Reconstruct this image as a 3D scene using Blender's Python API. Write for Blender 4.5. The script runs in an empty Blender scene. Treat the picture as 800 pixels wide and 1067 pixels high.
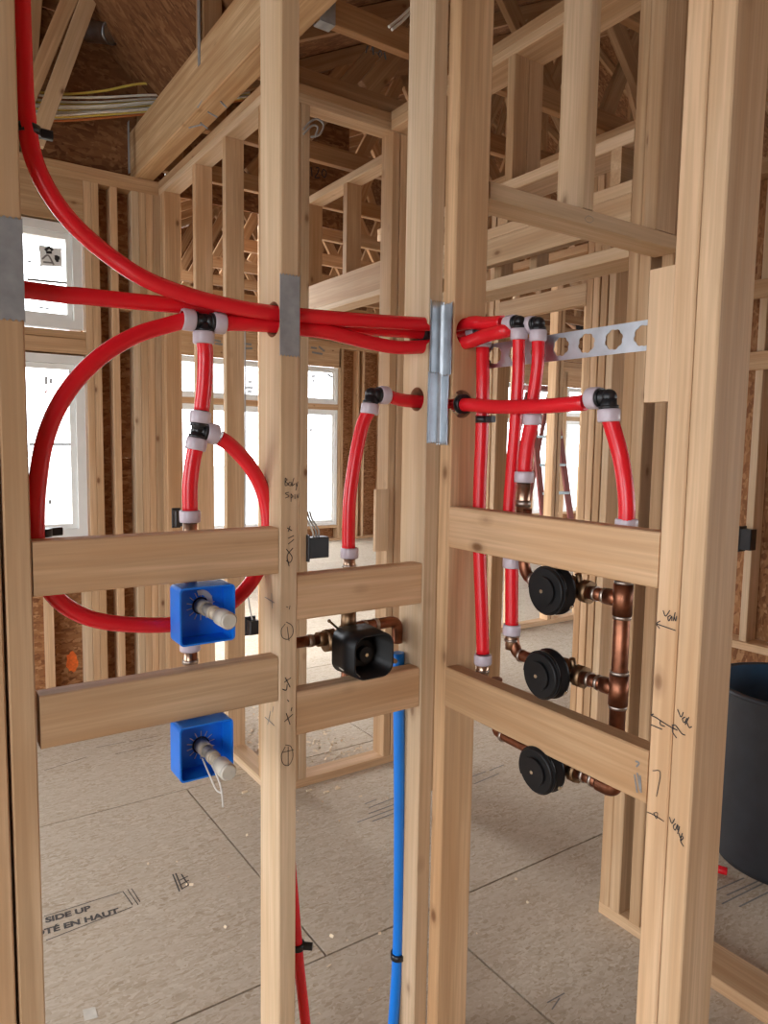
import bpy, bmesh, math, random
from mathutils import Vector, Matrix, Quaternion
random.seed(7)
S = bpy.context.scene
COL = S.collection
# ---------------------------------------------------------------- camera
CX, CY, CZ = -.9864, -1.2405, 1.50
YAW, PIT, ROL = math.radians(34.30), math.radians(-5.347), math.radians(.904)
FPX = 750.0
fw = Vector((math.sin(YAW)*math.cos(PIT), math.cos(YAW)*math.cos(PIT), math.sin(PIT)))
r0 = Vector((math.cos(YAW), -math.sin(YAW), 0)); u0 = r0.cross(fw)
rt = math.cos(ROL)*r0 + math.sin(ROL)*u0; up = -math.sin(ROL)*r0 + math.cos(ROL)*u0
cd = bpy.data.cameras.new('camera'); cam = bpy.data.objects.new('camera', cd); COL.objects.link(cam)
cam.matrix_world = Matrix(((rt.x, up.x, -fw.x, CX), (rt.y, up.y, -fw.y, CY), (rt.z, up.z, -fw.z, CZ), (0, 0, 0, 1)))
cd.sensor_fit = 'HORIZONTAL'; cd.sensor_width = 36; cd.lens = 36*FPX/800; cd.clip_start = .02
S.camera = cam
# ---------------------------------------------------------------- daylight
W = bpy.data.worlds.new('overcast_sky'); S.world = W; W.use_nodes = True
bg = W.node_tree.nodes['Background']; bg.inputs[0].default_value = (.92, .96, 1.0, 1); bg.inputs[1].default_value = 9.0
S.view_settings.view_transform = 'Standard'; S.view_settings.look = 'None'
S.view_settings.gamma = 1; S.view_settings.use_curve_mapping = False; S.view_settings.exposure = -.2

def portal(loc, rot, sx, sy):
    l = bpy.data.lights.new('window_portal', 'AREA'); l.shape = 'RECTANGLE'; l.size = sx; l.size_y = sy
    l.cycles.is_portal = True
    o = bpy.data.objects.new('window_portal', l); COL.objects.link(o); o.location = loc; o.rotation_euler = rot
    return o

C0 = Vector((CX, CY, CZ))
def ray(px, py): return fw + rt*((px-400)/FPX) - up*((py-533.5)/FPX)
def pX(px, py, v): d = ray(px, py); return C0 + d*((v-CX)/d.x)     # pixel -> point on plane x = v
def pY(px, py, v): d = ray(px, py); return C0 + d*((v-CY)/d.y)
def pZ(px, py, v): d = ray(px, py); return C0 + d*((v-CZ)/d.z)

# ---------------------------------------------------------------- materials
MATS = {}
def nt(name):
    m = bpy.data.materials.new(name); m.use_nodes = True; t = m.node_tree
    MATS[name] = m
    return m, t, t.nodes['Principled BSDF']
def nd(t, typ, **kw):
    n = t.nodes.new(typ)
    for k, v in kw.items():
        if k in n.inputs and not hasattr(n, k): n.inputs[k].default_value = v
        else: setattr(n, k, v)
    return n
def ramp(t, fac, stops):
    r = t.nodes.new('ShaderNodeValToRGB'); e = r.color_ramp.elements
    while len(e) < len(stops): e.new(.5)
    for el, (p, c) in zip(e, stops): el.position = p; el.color = (*c, 1) if len(c) == 3 else c
    t.links.new(fac, r.inputs[0]); return r.outputs[0]
def mixc(t, fac, a, b, mode='MIX'):
    n = t.nodes.new('ShaderNodeMix'); n.data_type = 'RGBA'; n.blend_type = mode
    for s, v in ((n.inputs[0], fac), (n.inputs[6], a), (n.inputs[7], b)):
        if hasattr(v, 'links'): t.links.new(v, s)
        elif isinstance(v, (int, float)): s.default_value = v
        else: s.default_value = (*v, 1)
    return n.outputs[2]
def mapped(t, scale, rnd=True, rot=(0, 0, 0), mult=31.7):
    tc = nd(t, 'ShaderNodeTexCoord'); mp = nd(t, 'ShaderNodeMapping'); mp.inputs['Scale'].default_value = scale; mp.inputs['Rotation'].default_value = rot
    if rnd:
        oi = nd(t, 'ShaderNodeObjectInfo'); mu = nd(t, 'ShaderNodeMath', operation='MULTIPLY'); mu.inputs[1].default_value = mult
        t.links.new(oi.outputs['Random'], mu.inputs[0])
        ad = nd(t, 'ShaderNodeVectorMath', operation='ADD')
        t.links.new(tc.outputs['Object'], ad.inputs[0]); t.links.new(mu.outputs[0], ad.inputs[1]); t.links.new(ad.outputs[0], mp.inputs['Vector'])
    else: t.links.new(tc.outputs['Object'], mp.inputs['Vector'])
    return mp.outputs[0]
def wood(name, pale, deep, knot=(.19, .085, .035), rough=.62):
    m, t, b = nt(name)
    n1 = nd(t, 'ShaderNodeTexNoise'); n1.inputs['Scale'].default_value = 1; n1.inputs['Detail'].default_value = 5; n1.inputs['Distortion'].default_value = .6
    t.links.new(mapped(t, (26, 26, .9)), n1.inputs['Vector'])
    n2 = nd(t, 'ShaderNodeTexNoise'); n2.inputs['Scale'].default_value = 1; n2.inputs['Detail'].default_value = 3
    t.links.new(mapped(t, (150, 150, 4)), n2.inputs['Vector'])
    n3 = nd(t, 'ShaderNodeTexNoise'); n3.inputs['Scale'].default_value = 1; n3.inputs['Detail'].default_value = 2
    t.links.new(mapped(t, (5, 5, 2.2)), n3.inputs['Vector'])
    base = ramp(t, n1.outputs[0], [(.36, deep), (.5, tuple((a+c)/2 for a, c in zip(pale, deep))), (.62, pale)])
    base = mixc(t, ramp(t, n2.outputs[0], [(.35, (0, 0, 0)), (.62, (.42, .42, .42))]), base, tuple(c*.72 for c in deep))
    base = mixc(t, ramp(t, n3.outputs[0], [(.42, (0, 0, 0)), (.75, (.5, .5, .5))]), base, tuple(c*f for c, f in zip(deep, (.95, .82, .68))))
    oi = nd(t, 'ShaderNodeObjectInfo')
    tint = ramp(t, oi.outputs['Random'], [(0, (1.0, .93, .84)), (.35, (.9, .86, .8)), (.7, (1.08, 1.0, .92)), (1, (.98, .86, .72))])
    base = mixc(t, 1.0, base, tint, 'MULTIPLY')
    v = nd(t, 'ShaderNodeTexVoronoi'); v.inputs['Scale'].default_value = 1
    t.links.new(mapped(t, (11, 11, 6), mult=17.3), v.inputs['Vector'])
    sk = nd(t, 'ShaderNodeSeparateColor'); t.links.new(v.outputs['Color'], sk.inputs[0]); kk = ramp(t, sk.outputs[0], [(.62, (0, 0, 0)), (.64, (1, 1, 1))])
    km = mixc(t, 1.0, ramp(t, v.outputs['Distance'], [(.05, (.95, .95, .95)), (.09, (.6, .6, .6)), (.115, (.25, .25, .25)), (.2, (0, 0, 0))]), kk, 'MULTIPLY')
    base = mixc(t, km, base, knot)
    t.links.new(base, b.inputs['Base Color']); b.inputs['Roughness'].default_value = rough; b.inputs['Specular IOR Level'].default_value = .3
    bp = nd(t, 'ShaderNodeBump'); bp.inputs['Strength'].default_value = .12; bp.inputs['Distance'].default_value = .002
    t.links.new(n2.outputs[0], bp.inputs['Height']); t.links.new(bp.outputs[0], b.inputs['Normal'])
    return m
wood('pine', (.70, .515, .345), (.55, .37, .22))
wood('pine_pale', (.73, .575, .42), (.61, .45, .295))
wood('pine_warm', (.60, .425, .265), (.46, .29, .16))
wood('lvl', (.72, .53, .33), (.50, .31, .16), knot=(.4, .24, .11))
wood('truss_pine', (.50, .33, .19), (.35, .20, .10))
def osb(name, cols, contrast=1.0, sc=1.0):
    m, t, b = nt(name)
    nz = nd(t, 'ShaderNodeTexNoise'); nz.inputs['Scale'].default_value = 9*sc; nz.inputs['Detail'].default_value = 2
    t.links.new(mapped(t, (1, 1, 1)), nz.inputs['Vector'])
    outs = []
    for rot, s in (((0, 0, .5), (14, 52, 30)), ((0, 0, -.7), (13, 46, 28)), ((0, 0, 1.35), (17, 60, 33))):
        v = nd(t, 'ShaderNodeTexVoronoi'); v.inputs['Scale'].default_value = sc
        mp = mapped(t, s, rot=rot)
        ad = nd(t, 'ShaderNodeVectorMath', operation='MULTIPLY_ADD'); ad.inputs[1].default_value = (1.6, 1.6, 1.6)
        t.links.new(nz.outputs['Color'], ad.inputs[0]); t.links.new(mp, ad.inputs[2]); t.links.new(ad.outputs[0], v.inputs['Vector'])
        sp = nd(t, 'ShaderNodeSeparateColor'); t.links.new(v.outputs['Color'], sp.inputs[0]); outs.append((sp.outputs[0], v.outputs['Distance']))
    c = [ramp(t, o, [(0, cols[0]), (.3, cols[1]), (.7, cols[2]), (1, cols[3])]) for o, d in outs]
    nb = nd(t, 'ShaderNodeTexNoise'); nb.inputs['Scale'].default_value = 22*sc; t.links.new(mapped(t, (1, 1, 1), mult=11), nb.inputs['Vector'])
    f1 = ramp(t, nb.outputs[0], [(.45, (0, 0, 0)), (.52, (1, 1, 1))])
    nb2 = nd(t, 'ShaderNodeTexNoise'); nb2.inputs['Scale'].default_value = 16*sc; t.links.new(mapped(t, (1, 1, 1), mult=23), nb2.inputs['Vector'])
    f2 = ramp(t, nb2.outputs[0], [(.5, (0, 0, 0)), (.57, (1, 1, 1))])
    base = mixc(t, f2, mixc(t, f1, c[0], c[1]), c[2])
    nb3 = nd(t, 'ShaderNodeTexNoise'); nb3.inputs['Scale'].default_value = 2.2*sc; nb3.inputs['Detail'].default_value = 4; t.links.new(mapped(t, (1, 1, 1), mult=7), nb3.inputs['Vector'])
    base = mixc(t, ramp(t, nb3.outputs[0], [(.35, (0, 0, 0)), (.7, (.45, .45, .45))]), base, cols[2])
    t.links.new(base, b.inputs['Base Color']); b.inputs['Roughness'].default_value = .75; b.inputs['Specular IOR Level'].default_value = .2
    bp = nd(t, 'ShaderNodeBump'); bp.inputs['Strength'].default_value = .25*contrast; bp.inputs['Distance'].default_value = .002
    t.links.new(outs[0][0], bp.inputs['Height']); t.links.new(bp.outputs[0], b.inputs['Normal'])
    return m
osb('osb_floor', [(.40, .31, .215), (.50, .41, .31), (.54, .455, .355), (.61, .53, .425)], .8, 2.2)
osb('osb_wall_shaded', [(.15, .055, .022), (.25, .105, .042), (.33, .155, .065), (.46, .25, .12)], 1, 1.2)  # back-lit shade of the sheathing is worked into these browns
osb('osb_roof_shaded', [(.11, .042, .017), (.17, .07, .029), (.22, .10, .042), (.31, .16, .072)])  # darker strands: the shade under the roof is put into the colour
def plain(name, col, rough=.5, metal=0.0, spec=.5, var=.0, scale=20, **kw):
    m, t, b = nt(name)
    b.inputs['Roughness'].default_value = rough; b.inputs['Metallic'].default_value = metal; b.inputs['Specular IOR Level'].default_value = spec
    if var:
        n = nd(t, 'ShaderNodeTexNoise'); n.inputs['Scale'].default_value = scale; n.inputs['Detail'].default_value = 4
        t.links.new(mapped(t, (1, 1, 1)), n.inputs['Vector'])
        c = ramp(t, n.outputs[0], [(.3, tuple(x*(1-var) for x in col)), (.7, tuple(min(1, x*(1+var)) for x in col))])
        t.links.new(c, b.inputs['Base Color'])
    else: b.inputs['Base Color'].default_value = (*col, 1)
    for k, v in kw.items(): b.inputs[k].default_value = v
    return m
plain('pex_red', (.76, .014, .024), .26, var=.04, scale=8)
plain('pex_blue', (.005, .19, .70), .3, var=.06, scale=8)
plain('box_blue', (.006, .19, .78), .35, var=.08, scale=14)
plain('collar', (.58, .50, .56), .28, var=.06, scale=60)
plain('black_plastic', (.012, .012, .014), .34, var=.2, scale=30)
plain('guard_black', (.007, .007, .008), .42, spec=.3, var=.2, scale=30)
plain('galvanized', (.52, .56, .60), .38, 1.0, var=.14, scale=26)
plain('galv_dull', (.33, .335, .34), .55, .35, var=.14, scale=40)
plain('copper', (.26, .105, .06), .42, 1.0, var=.42, scale=34)
plain('copper_bright', (.50, .34, .24), .3, 1.0, var=.3, scale=40)
plain('bronze', (.24, .15, .085), .45, 1.0, var=.4, scale=45)
plain('solder', (.45, .38, .33), .42, 1.0, var=.2, scale=60)
plain('chalky_pipe', (.46, .39, .30), .6, .15, var=.35, scale=55)
plain('cap_white', (.62, .58, .50), .45, var=.1, scale=40)
plain('vinyl_white', (.80, .80, .77), .35, var=.04, scale=10)
plain('ink', (.02, .018, .02), .7)
plain('print_ink', (.085, .075, .068), .85, var=.35, scale=160)
plain('ink_grey', (.22, .21, .2), .8, var=.2, scale=120)
plain('ink_red', (.5, .06, .02), .8)
plain('paper', (.85, .85, .83), .7)
plain('cable_white', (.80, .78, .70), .45, var=.08, scale=30)
plain('cable_yellow', (.72, .58, .12), .45, var=.08, scale=30)
plain('cable_orange', (.52, .17, .05), .45, var=.08, scale=30)
plain('cable_grey', (.36, .35, .33), .5, var=.1, scale=30)
plain('drilled_wood', (.33, .15, .075), .8, var=.25, scale=150)
plain('paint_orange', (.85, .16, .02), .6, var=.2, scale=60)
plain('can_grey', (.028, .03, .036), .5, var=.15, scale=20)
plain('can_blue', (.02, .06, .11), .45, var=.15, scale=20)
plain('foam_white', (.70, .68, .63), .8, var=.06, scale=6)
plain('ladder_metal', (.45, .55, .6), .4, .6, var=.1)
plain('ladder_red', (.24, .05, .04), .5, var=.15)
plain('screw', (.7, .66, .55), .25, 1.0, var=.1)
plain('shaving', (.72, .58, .40), .8, var=.15)
plain('ground', (.34, .34, .33), .9, var=.08, scale=3)
plain('tape_clear', (.75, .72, .66), .3, var=.1)
plain('dowel', (.66, .42, .25), .6, var=.1, scale=80)
m, t, b = nt('glass')
t.nodes.remove(b); tr = nd(t, 'ShaderNodeBsdfTransparent'); gl = nd(t, 'ShaderNodeBsdfGlossy'); gl.inputs['Roughness'].default_value = .03
mx = nd(t, 'ShaderNodeMixShader'); mx.inputs[0].default_value = .06
t.links.new(tr.outputs[0], mx.inputs[1]); t.links.new(gl.outputs[0], mx.inputs[2]); t.links.new(mx.outputs[0], t.nodes['Material Output'].inputs[0])

# ---------------------------------------------------------------- object helpers
def wpos(o):
    p = Vector(o.location)
    while o.parent: o = o.parent; p = p + o.location
    return p
def link(name, me, mat, parent=None, loc=(0, 0, 0), rot=None):
    o = bpy.data.objects.new(name, me); COL.objects.link(o)
    if mat and len(me.materials) == 0: me.materials.append(MATS[mat])
    if parent: o.parent = parent; o.location = Vector(loc) - wpos(parent)
    else: o.location = loc
    if rot is not None: o.rotation_mode = 'QUATERNION'; o.rotation_quaternion = rot
    return o
def empty(name, loc, label, cat=None, group=None, kind=None):
    o = bpy.data.objects.new(name, None); COL.objects.link(o); o.location = loc; o.empty_display_size = .05
    o['label'] = label
    if cat: o['category'] = cat
    if group: o['group'] = group
    if kind: o['kind'] = kind
    return o
def tag(o, label, cat=None, group=None, kind=None):
    o['label'] = label
    if cat: o['category'] = cat
    if group: o['group'] = group
    if kind: o['kind'] = kind
    return o
def structure(name, label, loc, cat='wall'): return empty(name, loc, label, cat, kind='structure')
CACHE = {}
def prism(sx, sy, sz, ch, mat):
    key = (round(sx, 4), round(sy, 4), round(sz, 3), ch, mat)
    if key in CACHE: return CACHE[key]
    a, b2, c = sx/2, sy/2, sz/2; ch = min(ch, a*.45, b2*.45)
    ring = [(-a+ch, -b2), (a-ch, -b2), (a, -b2+ch), (a, b2-ch), (a-ch, b2), (-a+ch, b2), (-a, b2-ch), (-a, -b2+ch)]
    vs = [(x, y, -c) for x, y in ring] + [(x, y, c) for x, y in ring]
    fs = [tuple(range(7, -1, -1)), tuple(range(8, 16))] + [(i, (i+1) % 8, 8+(i+1) % 8, 8+i) for i in range(8)]
    me = bpy.data.meshes.new('lumber'); me.from_pydata(vs, [], fs); me.update(); me.materials.append(MATS[mat]); CACHE[key] = me
    return me
QX = Quaternion((0, 1, 0), math.pi/2); QY = Quaternion((1, 0, 0), -math.pi/2); QZ = Quaternion((1, 0, 0, 0))
def board(parent, name, x, y, z, mat='pine', ch=.0025, holes=None):
    """axis-aligned piece of lumber, grain along its longest side (local Z)"""
    lo = Vector((min(x), min(y), min(z))); hi = Vector((max(x), max(y), max(z))); d = hi-lo; c = (lo+hi)/2
    ax = max(range(3), key=lambda i: d[i])
    if ax == 0: dims = (d.z, d.y, d.x); q = QX
    elif ax == 1: dims = (d.x, d.z, d.y); q = QY
    else: dims = (d.x, d.y, d.z); q = QZ
    me = prism(*dims, ch, mat)
    if holes: me = drill(me, holes, c, q)
    return link(name, me, mat, parent, c, q)
def sheet(parent, name, x, y, z, mat, ch=.001):
    """panel: thin axis is local Z so that strand textures lie in its plane"""
    lo = Vector((min(x), min(y), min(z))); hi = Vector((max(x), max(y), max(z))); d = hi-lo; c = (lo+hi)/2
    ax = min(range(3), key=lambda i: d[i])
    if ax == 0: dims = (d.z, d.y, d.x); q = QX
    elif ax == 1: dims = (d.x, d.z, d.y); q = QY
    else: dims = (d.x, d.y, d.z); q = QZ
    return link(name, prism(*dims, ch, mat), mat, parent, c, q)
def bar(parent, name, p0, p1, w, th, side, mat='pine', ch=.0025):
    p0 = Vector(p0); p1 = Vector(p1); z = (p1-p0).normalized(); s = Vector(side); x = (s - z*s.dot(z)).normalized(); y = z.cross(x)
    q = Matrix((x, y, z)).transposed().to_quaternion()
    return link(name, prism(w, th, (p1-p0).length, ch, mat), mat, parent, (p0+p1)/2, q)
def bake(o):
    dg = bpy.context.evaluated_depsgraph_get(); me = bpy.data.meshes.new_from_object(o.evaluated_get(dg)); return me
def cyl_bm(bm, p0, p1, r0_, r1_=None, n=20, caps=True):
    r1_ = r0_ if r1_ is None else r1_
    p0 = Vector(p0); p1 = Vector(p1); z = (p1-p0).normalized(); x = z.orthogonal().normalized(); y = z.cross(x)
    a = [bm.verts.new(p0+(x*math.cos(i*2*math.pi/n)+y*math.sin(i*2*math.pi/n))*r0_) for i in range(n)]
    b2 = [bm.verts.new(p1+(x*math.cos(i*2*math.pi/n)+y*math.sin(i*2*math.pi/n))*r1_) for i in range(n)]
    for i in range(n): f = bm.faces.new((a[i], a[(i+1) % n], b2[(i+1) % n], b2[i])); f.smooth = True
    if caps: bm.faces.new(a[::-1]); bm.faces.new(b2)
def done(bm, name, mat, parent=None, loc=None):
    bmesh.ops.recalc_face_normals(bm, faces=bm.faces)
    if loc is None:
        if parent is None:
            zs = min(v.co.z for v in bm.verts); n = len(bm.verts); loc = Vector((sum(v.co.x for v in bm.verts)/n, sum(v.co.y for v in bm.verts)/n, zs))
        else: loc = wpos(parent)
    bmesh.ops.translate(bm, verts=bm.verts, vec=-Vector(loc))
    me = bpy.data.meshes.new(name); bm.to_mesh(me); bm.free()
    return link(name, me, mat, parent, loc)
def drill(me, holes, c, q):
    """cut real round holes: holes = [(point, axis, radius)] in world space"""
    o = bpy.data.objects.new('tmp', me.copy()); COL.objects.link(o)
    o.data.materials.append(MATS['drilled_wood'])
    cut = []
    qi = q.inverted()
    for p, axis, r in holes:
        bm = bmesh.new(); a = qi @ Vector(axis).normalized(); pp = qi @ (Vector(p)-c)
        cyl_bm(bm, pp-a*.2, pp+a*.2, r, n=28)
        bmesh.ops.recalc_face_normals(bm, faces=bm.faces)
        cm = bpy.data.meshes.new('cut'); bm.to_mesh(cm); bm.free(); cm.materials.append(MATS['drilled_wood'])
        co = bpy.data.objects.new('cut', cm); COL.objects.link(co); cut.append(co)
        md = o.modifiers.new('b', 'BOOLEAN'); md.operation = 'DIFFERENCE'; md.object = co; md.solver = 'EXACT'; md.material_mode = 'TRANSFER'
    bpy.context.view_layer.update()
    res = bake(o)
    bpy.data.objects.remove(o)
    for co in cut: bpy.data.objects.remove(co)
    return res
def smooth_path(pts, sub=8):
    pts = [Vector(p) for p in pts]
    if len(pts) < 3: return pts
    P = [pts[0]*2-pts[1]] + pts + [pts[-1]*2-pts[-2]]; out = []
    for i in range(1, len(P)-2):
        p0, p1, p2, p3 = P[i-1:i+3]
        for k in range(sub):
            t = k/sub
            out.append(.5*((2*p1)+(p2-p0)*t+(2*p0-5*p1+4*p2-p3)*t*t+(3*p1-p0-3*p2+p3)*t**3))
    return out+[pts[-1]]
def tube_bm(bm, path, r, n=14, caps=True):
    path = [Vector(p) for p in path]; T = [(path[min(i+1, len(path)-1)]-path[max(i-1, 0)]).normalized() for i in range(len(path))]
    x = T[0].orthogonal().normalized(); rings = []
    for i, p in enumerate(path):
        x = (x-T[i]*x.dot(T[i])).normalized(); y = T[i].cross(x)
        rings.append([bm.verts.new(p+(x*math.cos(k*2*math.pi/n)+y*math.sin(k*2*math.pi/n))*r) for k in range(n)])
    for a, b2 in zip(rings, rings[1:]):
        for k in range(n): f = bm.faces.new((a[k], a[(k+1) % n], b2[(k+1) % n], b2[k])); f.smooth = True
    if caps: bm.faces.new(rings[0][::-1]); bm.faces.new(rings[-1])
def tube(name, pts, r, mat, parent=None, sub=8, n=14):
    bm = bmesh.new(); tube_bm(bm, smooth_path(pts, sub), r, n); return done(bm, name, mat, parent)
def cyl(name, p0, p1, r, mat, parent=None, r1=None, n=20):
    bm = bmesh.new(); cyl_bm(bm, p0, p1, r, r1, n); return done(bm, name, mat, parent)
def ball_bm(bm, c, r, sx=1, sy=1, sz=1, seg=14):
    g = bmesh.ops.create_uvsphere(bm, u_segments=seg, v_segments=8, radius=r)
    for v in g['verts']: v.co = Vector((v.co.x*sx, v.co.y*sy, v.co.z*sz))+Vector(c)
    for v in g['verts']:
        for f in v.link_faces: f.smooth = True
def ribbon_bm(bm, pts, w, nrm, lift=.0006):
    """pen stroke lying on a surface with normal nrm"""
    nrm = Vector(nrm).normalized(); pts = [Vector(p)+nrm*lift for p in pts]; L = []; R = []
    for i, p in enumerate(pts):
        t = (pts[min(i+1, len(pts)-1)]-pts[max(i-1, 0)]).normalized(); s = nrm.cross(t)*(w/2)
        L.append(bm.verts.new(p-s)); R.append(bm.verts.new(p+s))
    for i in range(len(pts)-1): bm.faces.new((L[i], R[i], R[i+1], L[i+1]))
def strokes(parent, name, polys, plane, v, w, mat='ink'):
    """polys in photo pixels on plane x=v or y=v (or z=v) -> pen marks on that face"""
    fn = {'x': pX, 'y': pY, 'z': pZ}[plane]; nrm = {'x': (-1, 0, 0), 'y': (0, -1, 0), 'z': (0, 0, 1)}[plane]; bm = bmesh.new()
    for poly in polys:
        pts = [fn(a, b2, v) for a, b2 in poly]
        if len(pts) > 2: pts = smooth_path(pts, 4)
        ribbon_bm(bm, pts, w, nrm)
    return done(bm, name, mat, parent)
def lettering(parent, name, text, origin, xdir, ydir, size, mat, bold=.0):
    cu = bpy.data.curves.new('t', 'FONT'); cu.body = text; cu.size = size; cu.align_x = 'LEFT'; cu.offset = bold
    o = bpy.data.objects.new('t', cu); COL.objects.link(o); bpy.context.view_layer.update(); me = bake(o); bpy.data.objects.remove(o)
    x = Vector(xdir).normalized(); y = Vector(ydir).normalized(); z = x.cross(y); q = Matrix((x, y, z)).transposed().to_quaternion()
    me.materials.clear(); me.name = name
    return link(name, me, mat, parent, origin, q)
IN = .0254; T2 = 1.5*IN; D4 = 3.5*IN; D6 = 5.5*IN
PLZ = 2.93                      # top of the double top plate

# ================================================================ SETTING
gm = bpy.data.meshes.new('ground'); gm.from_pydata([(-60, -60, -.6), (60, -60, -.6), (60, 60, -.6), (-60, 60, -.6)], [], [(0, 1, 2, 3)])
g = link('ground', gm, 'ground'); tag(g, 'pale bare ground outside the windows', 'ground', kind='structure')

# ---- floor of tongue-and-groove strand board panels
floor = structure('floor', 'grey-tan strand board subfloor with dark panel seams', (0, 0, -.02), 'floor')
rows = [.485 + 1.2192*k for k in range(-4, 7)]
offs = {-1: .381, 0: .01, 1: 1.0, 2: .3, 3: -.6, 4: .5, 5: -.2, -2: -.5, -3: .2, -4: .9, 6: 0}
for k in range(-4, 7):
    y0 = .485 + 1.2192*k; o0 = offs.get(k, 0); n0 = math.floor((-3.3-o0)/2.4384)
    for n in range(n0, n0+7):
        x0 = o0 + 2.4384*n; x1 = x0+2.4384
        x0c, x1c = max(x0, -3.3), min(x1, 11.2); y1 = min(y0+1.2192, 8.55)
        if x1c-x0c < .05 or y1-y0 < .05: continue
        sheet(floor, 'panel', (x0c+.0035, x1c-.0035), (y0+.0035, y1-.0035), (-.018, 0), 'osb_floor')
sheet(floor, 'subfloor_underside', (-3.3, 11.2), (-4.5, 8.55), (-.03, -.019), 'drilled_wood')
# printed lettering on the panels
d1 = (pZ(140, 932, 0)-pZ(48, 958, 0)); d1.z = 0; d1.normalize(); dn = Vector((-d1.y, d1.x, 0))
lettering(floor, 'printed_lettering', 'THIS SIDE UP', pZ(99, 947, .0008) - d1*.232, d1, dn, .038, 'print_ink', .0017)
lettering(floor, 'printed_lettering', 'C\u00d4T\u00c9 EN HAUT', pZ(117, 953, .0008) - d1*.252, d1, dn, .038, 'print_ink', .0017)
def floor_lines(polys, w, mat='print_ink'): return strokes(floor, 'printed_line', polys, 'z', .0003, w, mat)
floor_lines([[(46, 955), (128, 929)], [(128, 929), (138, 943)], [(48, 980), (138, 945)], [(133, 927), (144, 943)], [(137, 926), (146, 940)]], .003)
floor_lines([[(180, 911), (187, 929)], [(183, 910), (190, 927)], [(186, 918), (196, 913)], [(188, 922), (197, 917)], [(189, 911), (196, 922)], [(190, 926), (199, 921)]], .005)
floor_lines([[(100, 779), (131, 773)], [(135, 773), (165, 767)], [(46, 803), (90, 789)], [(120, 786), (160, 776)]], .004)
floor_lines([[(384, 842), (425, 826)], [(384, 848), (428, 832)], [(388, 856), (414, 846)], [(380, 838), (392, 833)], [(372, 857), (410, 843)]], .006, 'ink_grey')
floor_lines([[(490, 810), (506, 804)], [(510, 803), (525, 797)], [(494, 817), (520, 806)]], .006, 'ink_grey')
floor_lines([[(745, 928), (775, 915)], [(757, 933), (790, 918)], [(752, 942), (800, 918)], [(770, 945), (800, 930)]], .006, 'ink_grey')
floor_lines([[(700, 968), (740, 955)], [(570, 1045), (588, 1035)], [(575, 1052), (583, 1040)]], .004, 'ink_grey')

# ---- helper: line of studs
def studs_x(parent, xs, y0, z0, z1, dep=D4, mats=('pine', 'pine_pale', 'pine_warm'), name='stud'):
    for x in xs: board(parent, name, (x, x+T2), (y0, y0+dep), (z0, z1), random.choice(mats))
def studs_y(parent, ys, x0, z0, z1, dep=D4, mats=('pine', 'pine_pale', 'pine_warm'), name='stud'):
    for y in ys: board(parent, name, (x0, x0+dep), (y, y+T2), (z0, z1), random.choice(mats))
ZB = T2; ZT = PLZ-2*T2
def plates_x(parent, x0, x1, y0, dep=D4, bottom=True, mat='pine'):
    if bottom: board(parent, 'bottom_plate', (x0, x1), (y0, y0+dep), (0, T2), mat)
    board(parent, 'top_plate', (x0, x1), (y0, y0+dep), (ZT, ZT+T2), mat); board(parent, 'top_plate', (x0, x1), (y0, y0+dep), (ZT+T2, PLZ), 'pine_warm')
def plates_y(parent, y0, y1, x0, dep=D4, bottom=True, mat='pine'):
    if bottom: board(parent, 'bottom_plate', (x0, x0+dep), (y0, y1), (0, T2), mat)
    board(parent, 'top_plate', (x0, x0+dep), (y0, y1), (ZT, ZT+T2), mat); board(parent, 'top_plate', (x0, x0+dep), (y0, y1), (ZT+T2, PLZ), 'pine_warm')

# ---- wall A: the left shower wall (plane y = 0)
YA = -.003
wallA = structure('wall_left', 'near shower stud wall left of the corner, with four horizontal blocks', (-.4, .04, 0))
hA = [(pX(284, 333, -.382), (1, 0, 0), .033)]
board(wallA, 'stud', (-.893, -.855), (YA, YA+D4), (ZB, ZT), 'pine')
board(wallA, 'stud', (-.850, -.812), (YA, YA+D4), (ZB, ZT), 'pine')
st_mid = board(wallA, 'stud', (-.382, -.344), (YA, YA+D4), (ZB, ZT), 'pine_pale', holes=hA)
st_cor = board(wallA, 'stud', (-.0365, .0015), (YA, YA+D4), (ZB, ZT), 'pine_pale',
               holes=[(pX(434, 416, -.0365), (1, 0, 0), .026), (Vector((-.0365, .028, pX(443, 348, -.0365).z)), (1, 0, 0), .036)])
board(wallA, 'stud', (.092, .130), (0.001, .09), (ZB, ZT), 'pine')
board(wallA, 'stud', (-1.30, -1.262), (YA, YA+D4), (ZB, ZT), 'pine')
board(wallA, 'stud', (-1.72, -1.682), (YA, YA+D4), (ZB, ZT), 'pine')
plates_x(wallA, -1.72, .131, .0)
board(wallA, 'top_plate', (.131, .847), (0, D4), (ZT, ZT+T2), 'pine')
bk1 = board(wallA, 'block', (-.810, -.3835), (.0, T2), (1.250, 1.339), 'pine')
bk2 = board(wallA, 'block', (-.806, -.3835), (.0, T2), (.998, 1.087), 'pine')
bk3 = board(wallA, 'block', (-.3435, -.037), (.0, T2), (1.153, 1.242), 'pine')
bk4 = board(wallA, 'block', (-.3435, -.0385), (.0, T2), (.919, 1.008), 'pine')
board(wallA, 'header_board', (.131, .845), (.0, D4), (2.047, 2.085), 'pine_pale')
board(wallA, 'cripple_stud', (.437, .475), (.0, D4), (2.086, ZT), 'pine_pale')
board(wallA, 'cripple_stud', (.724, .812), (.0, T2), (2.086, ZT), 'pine')

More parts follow.
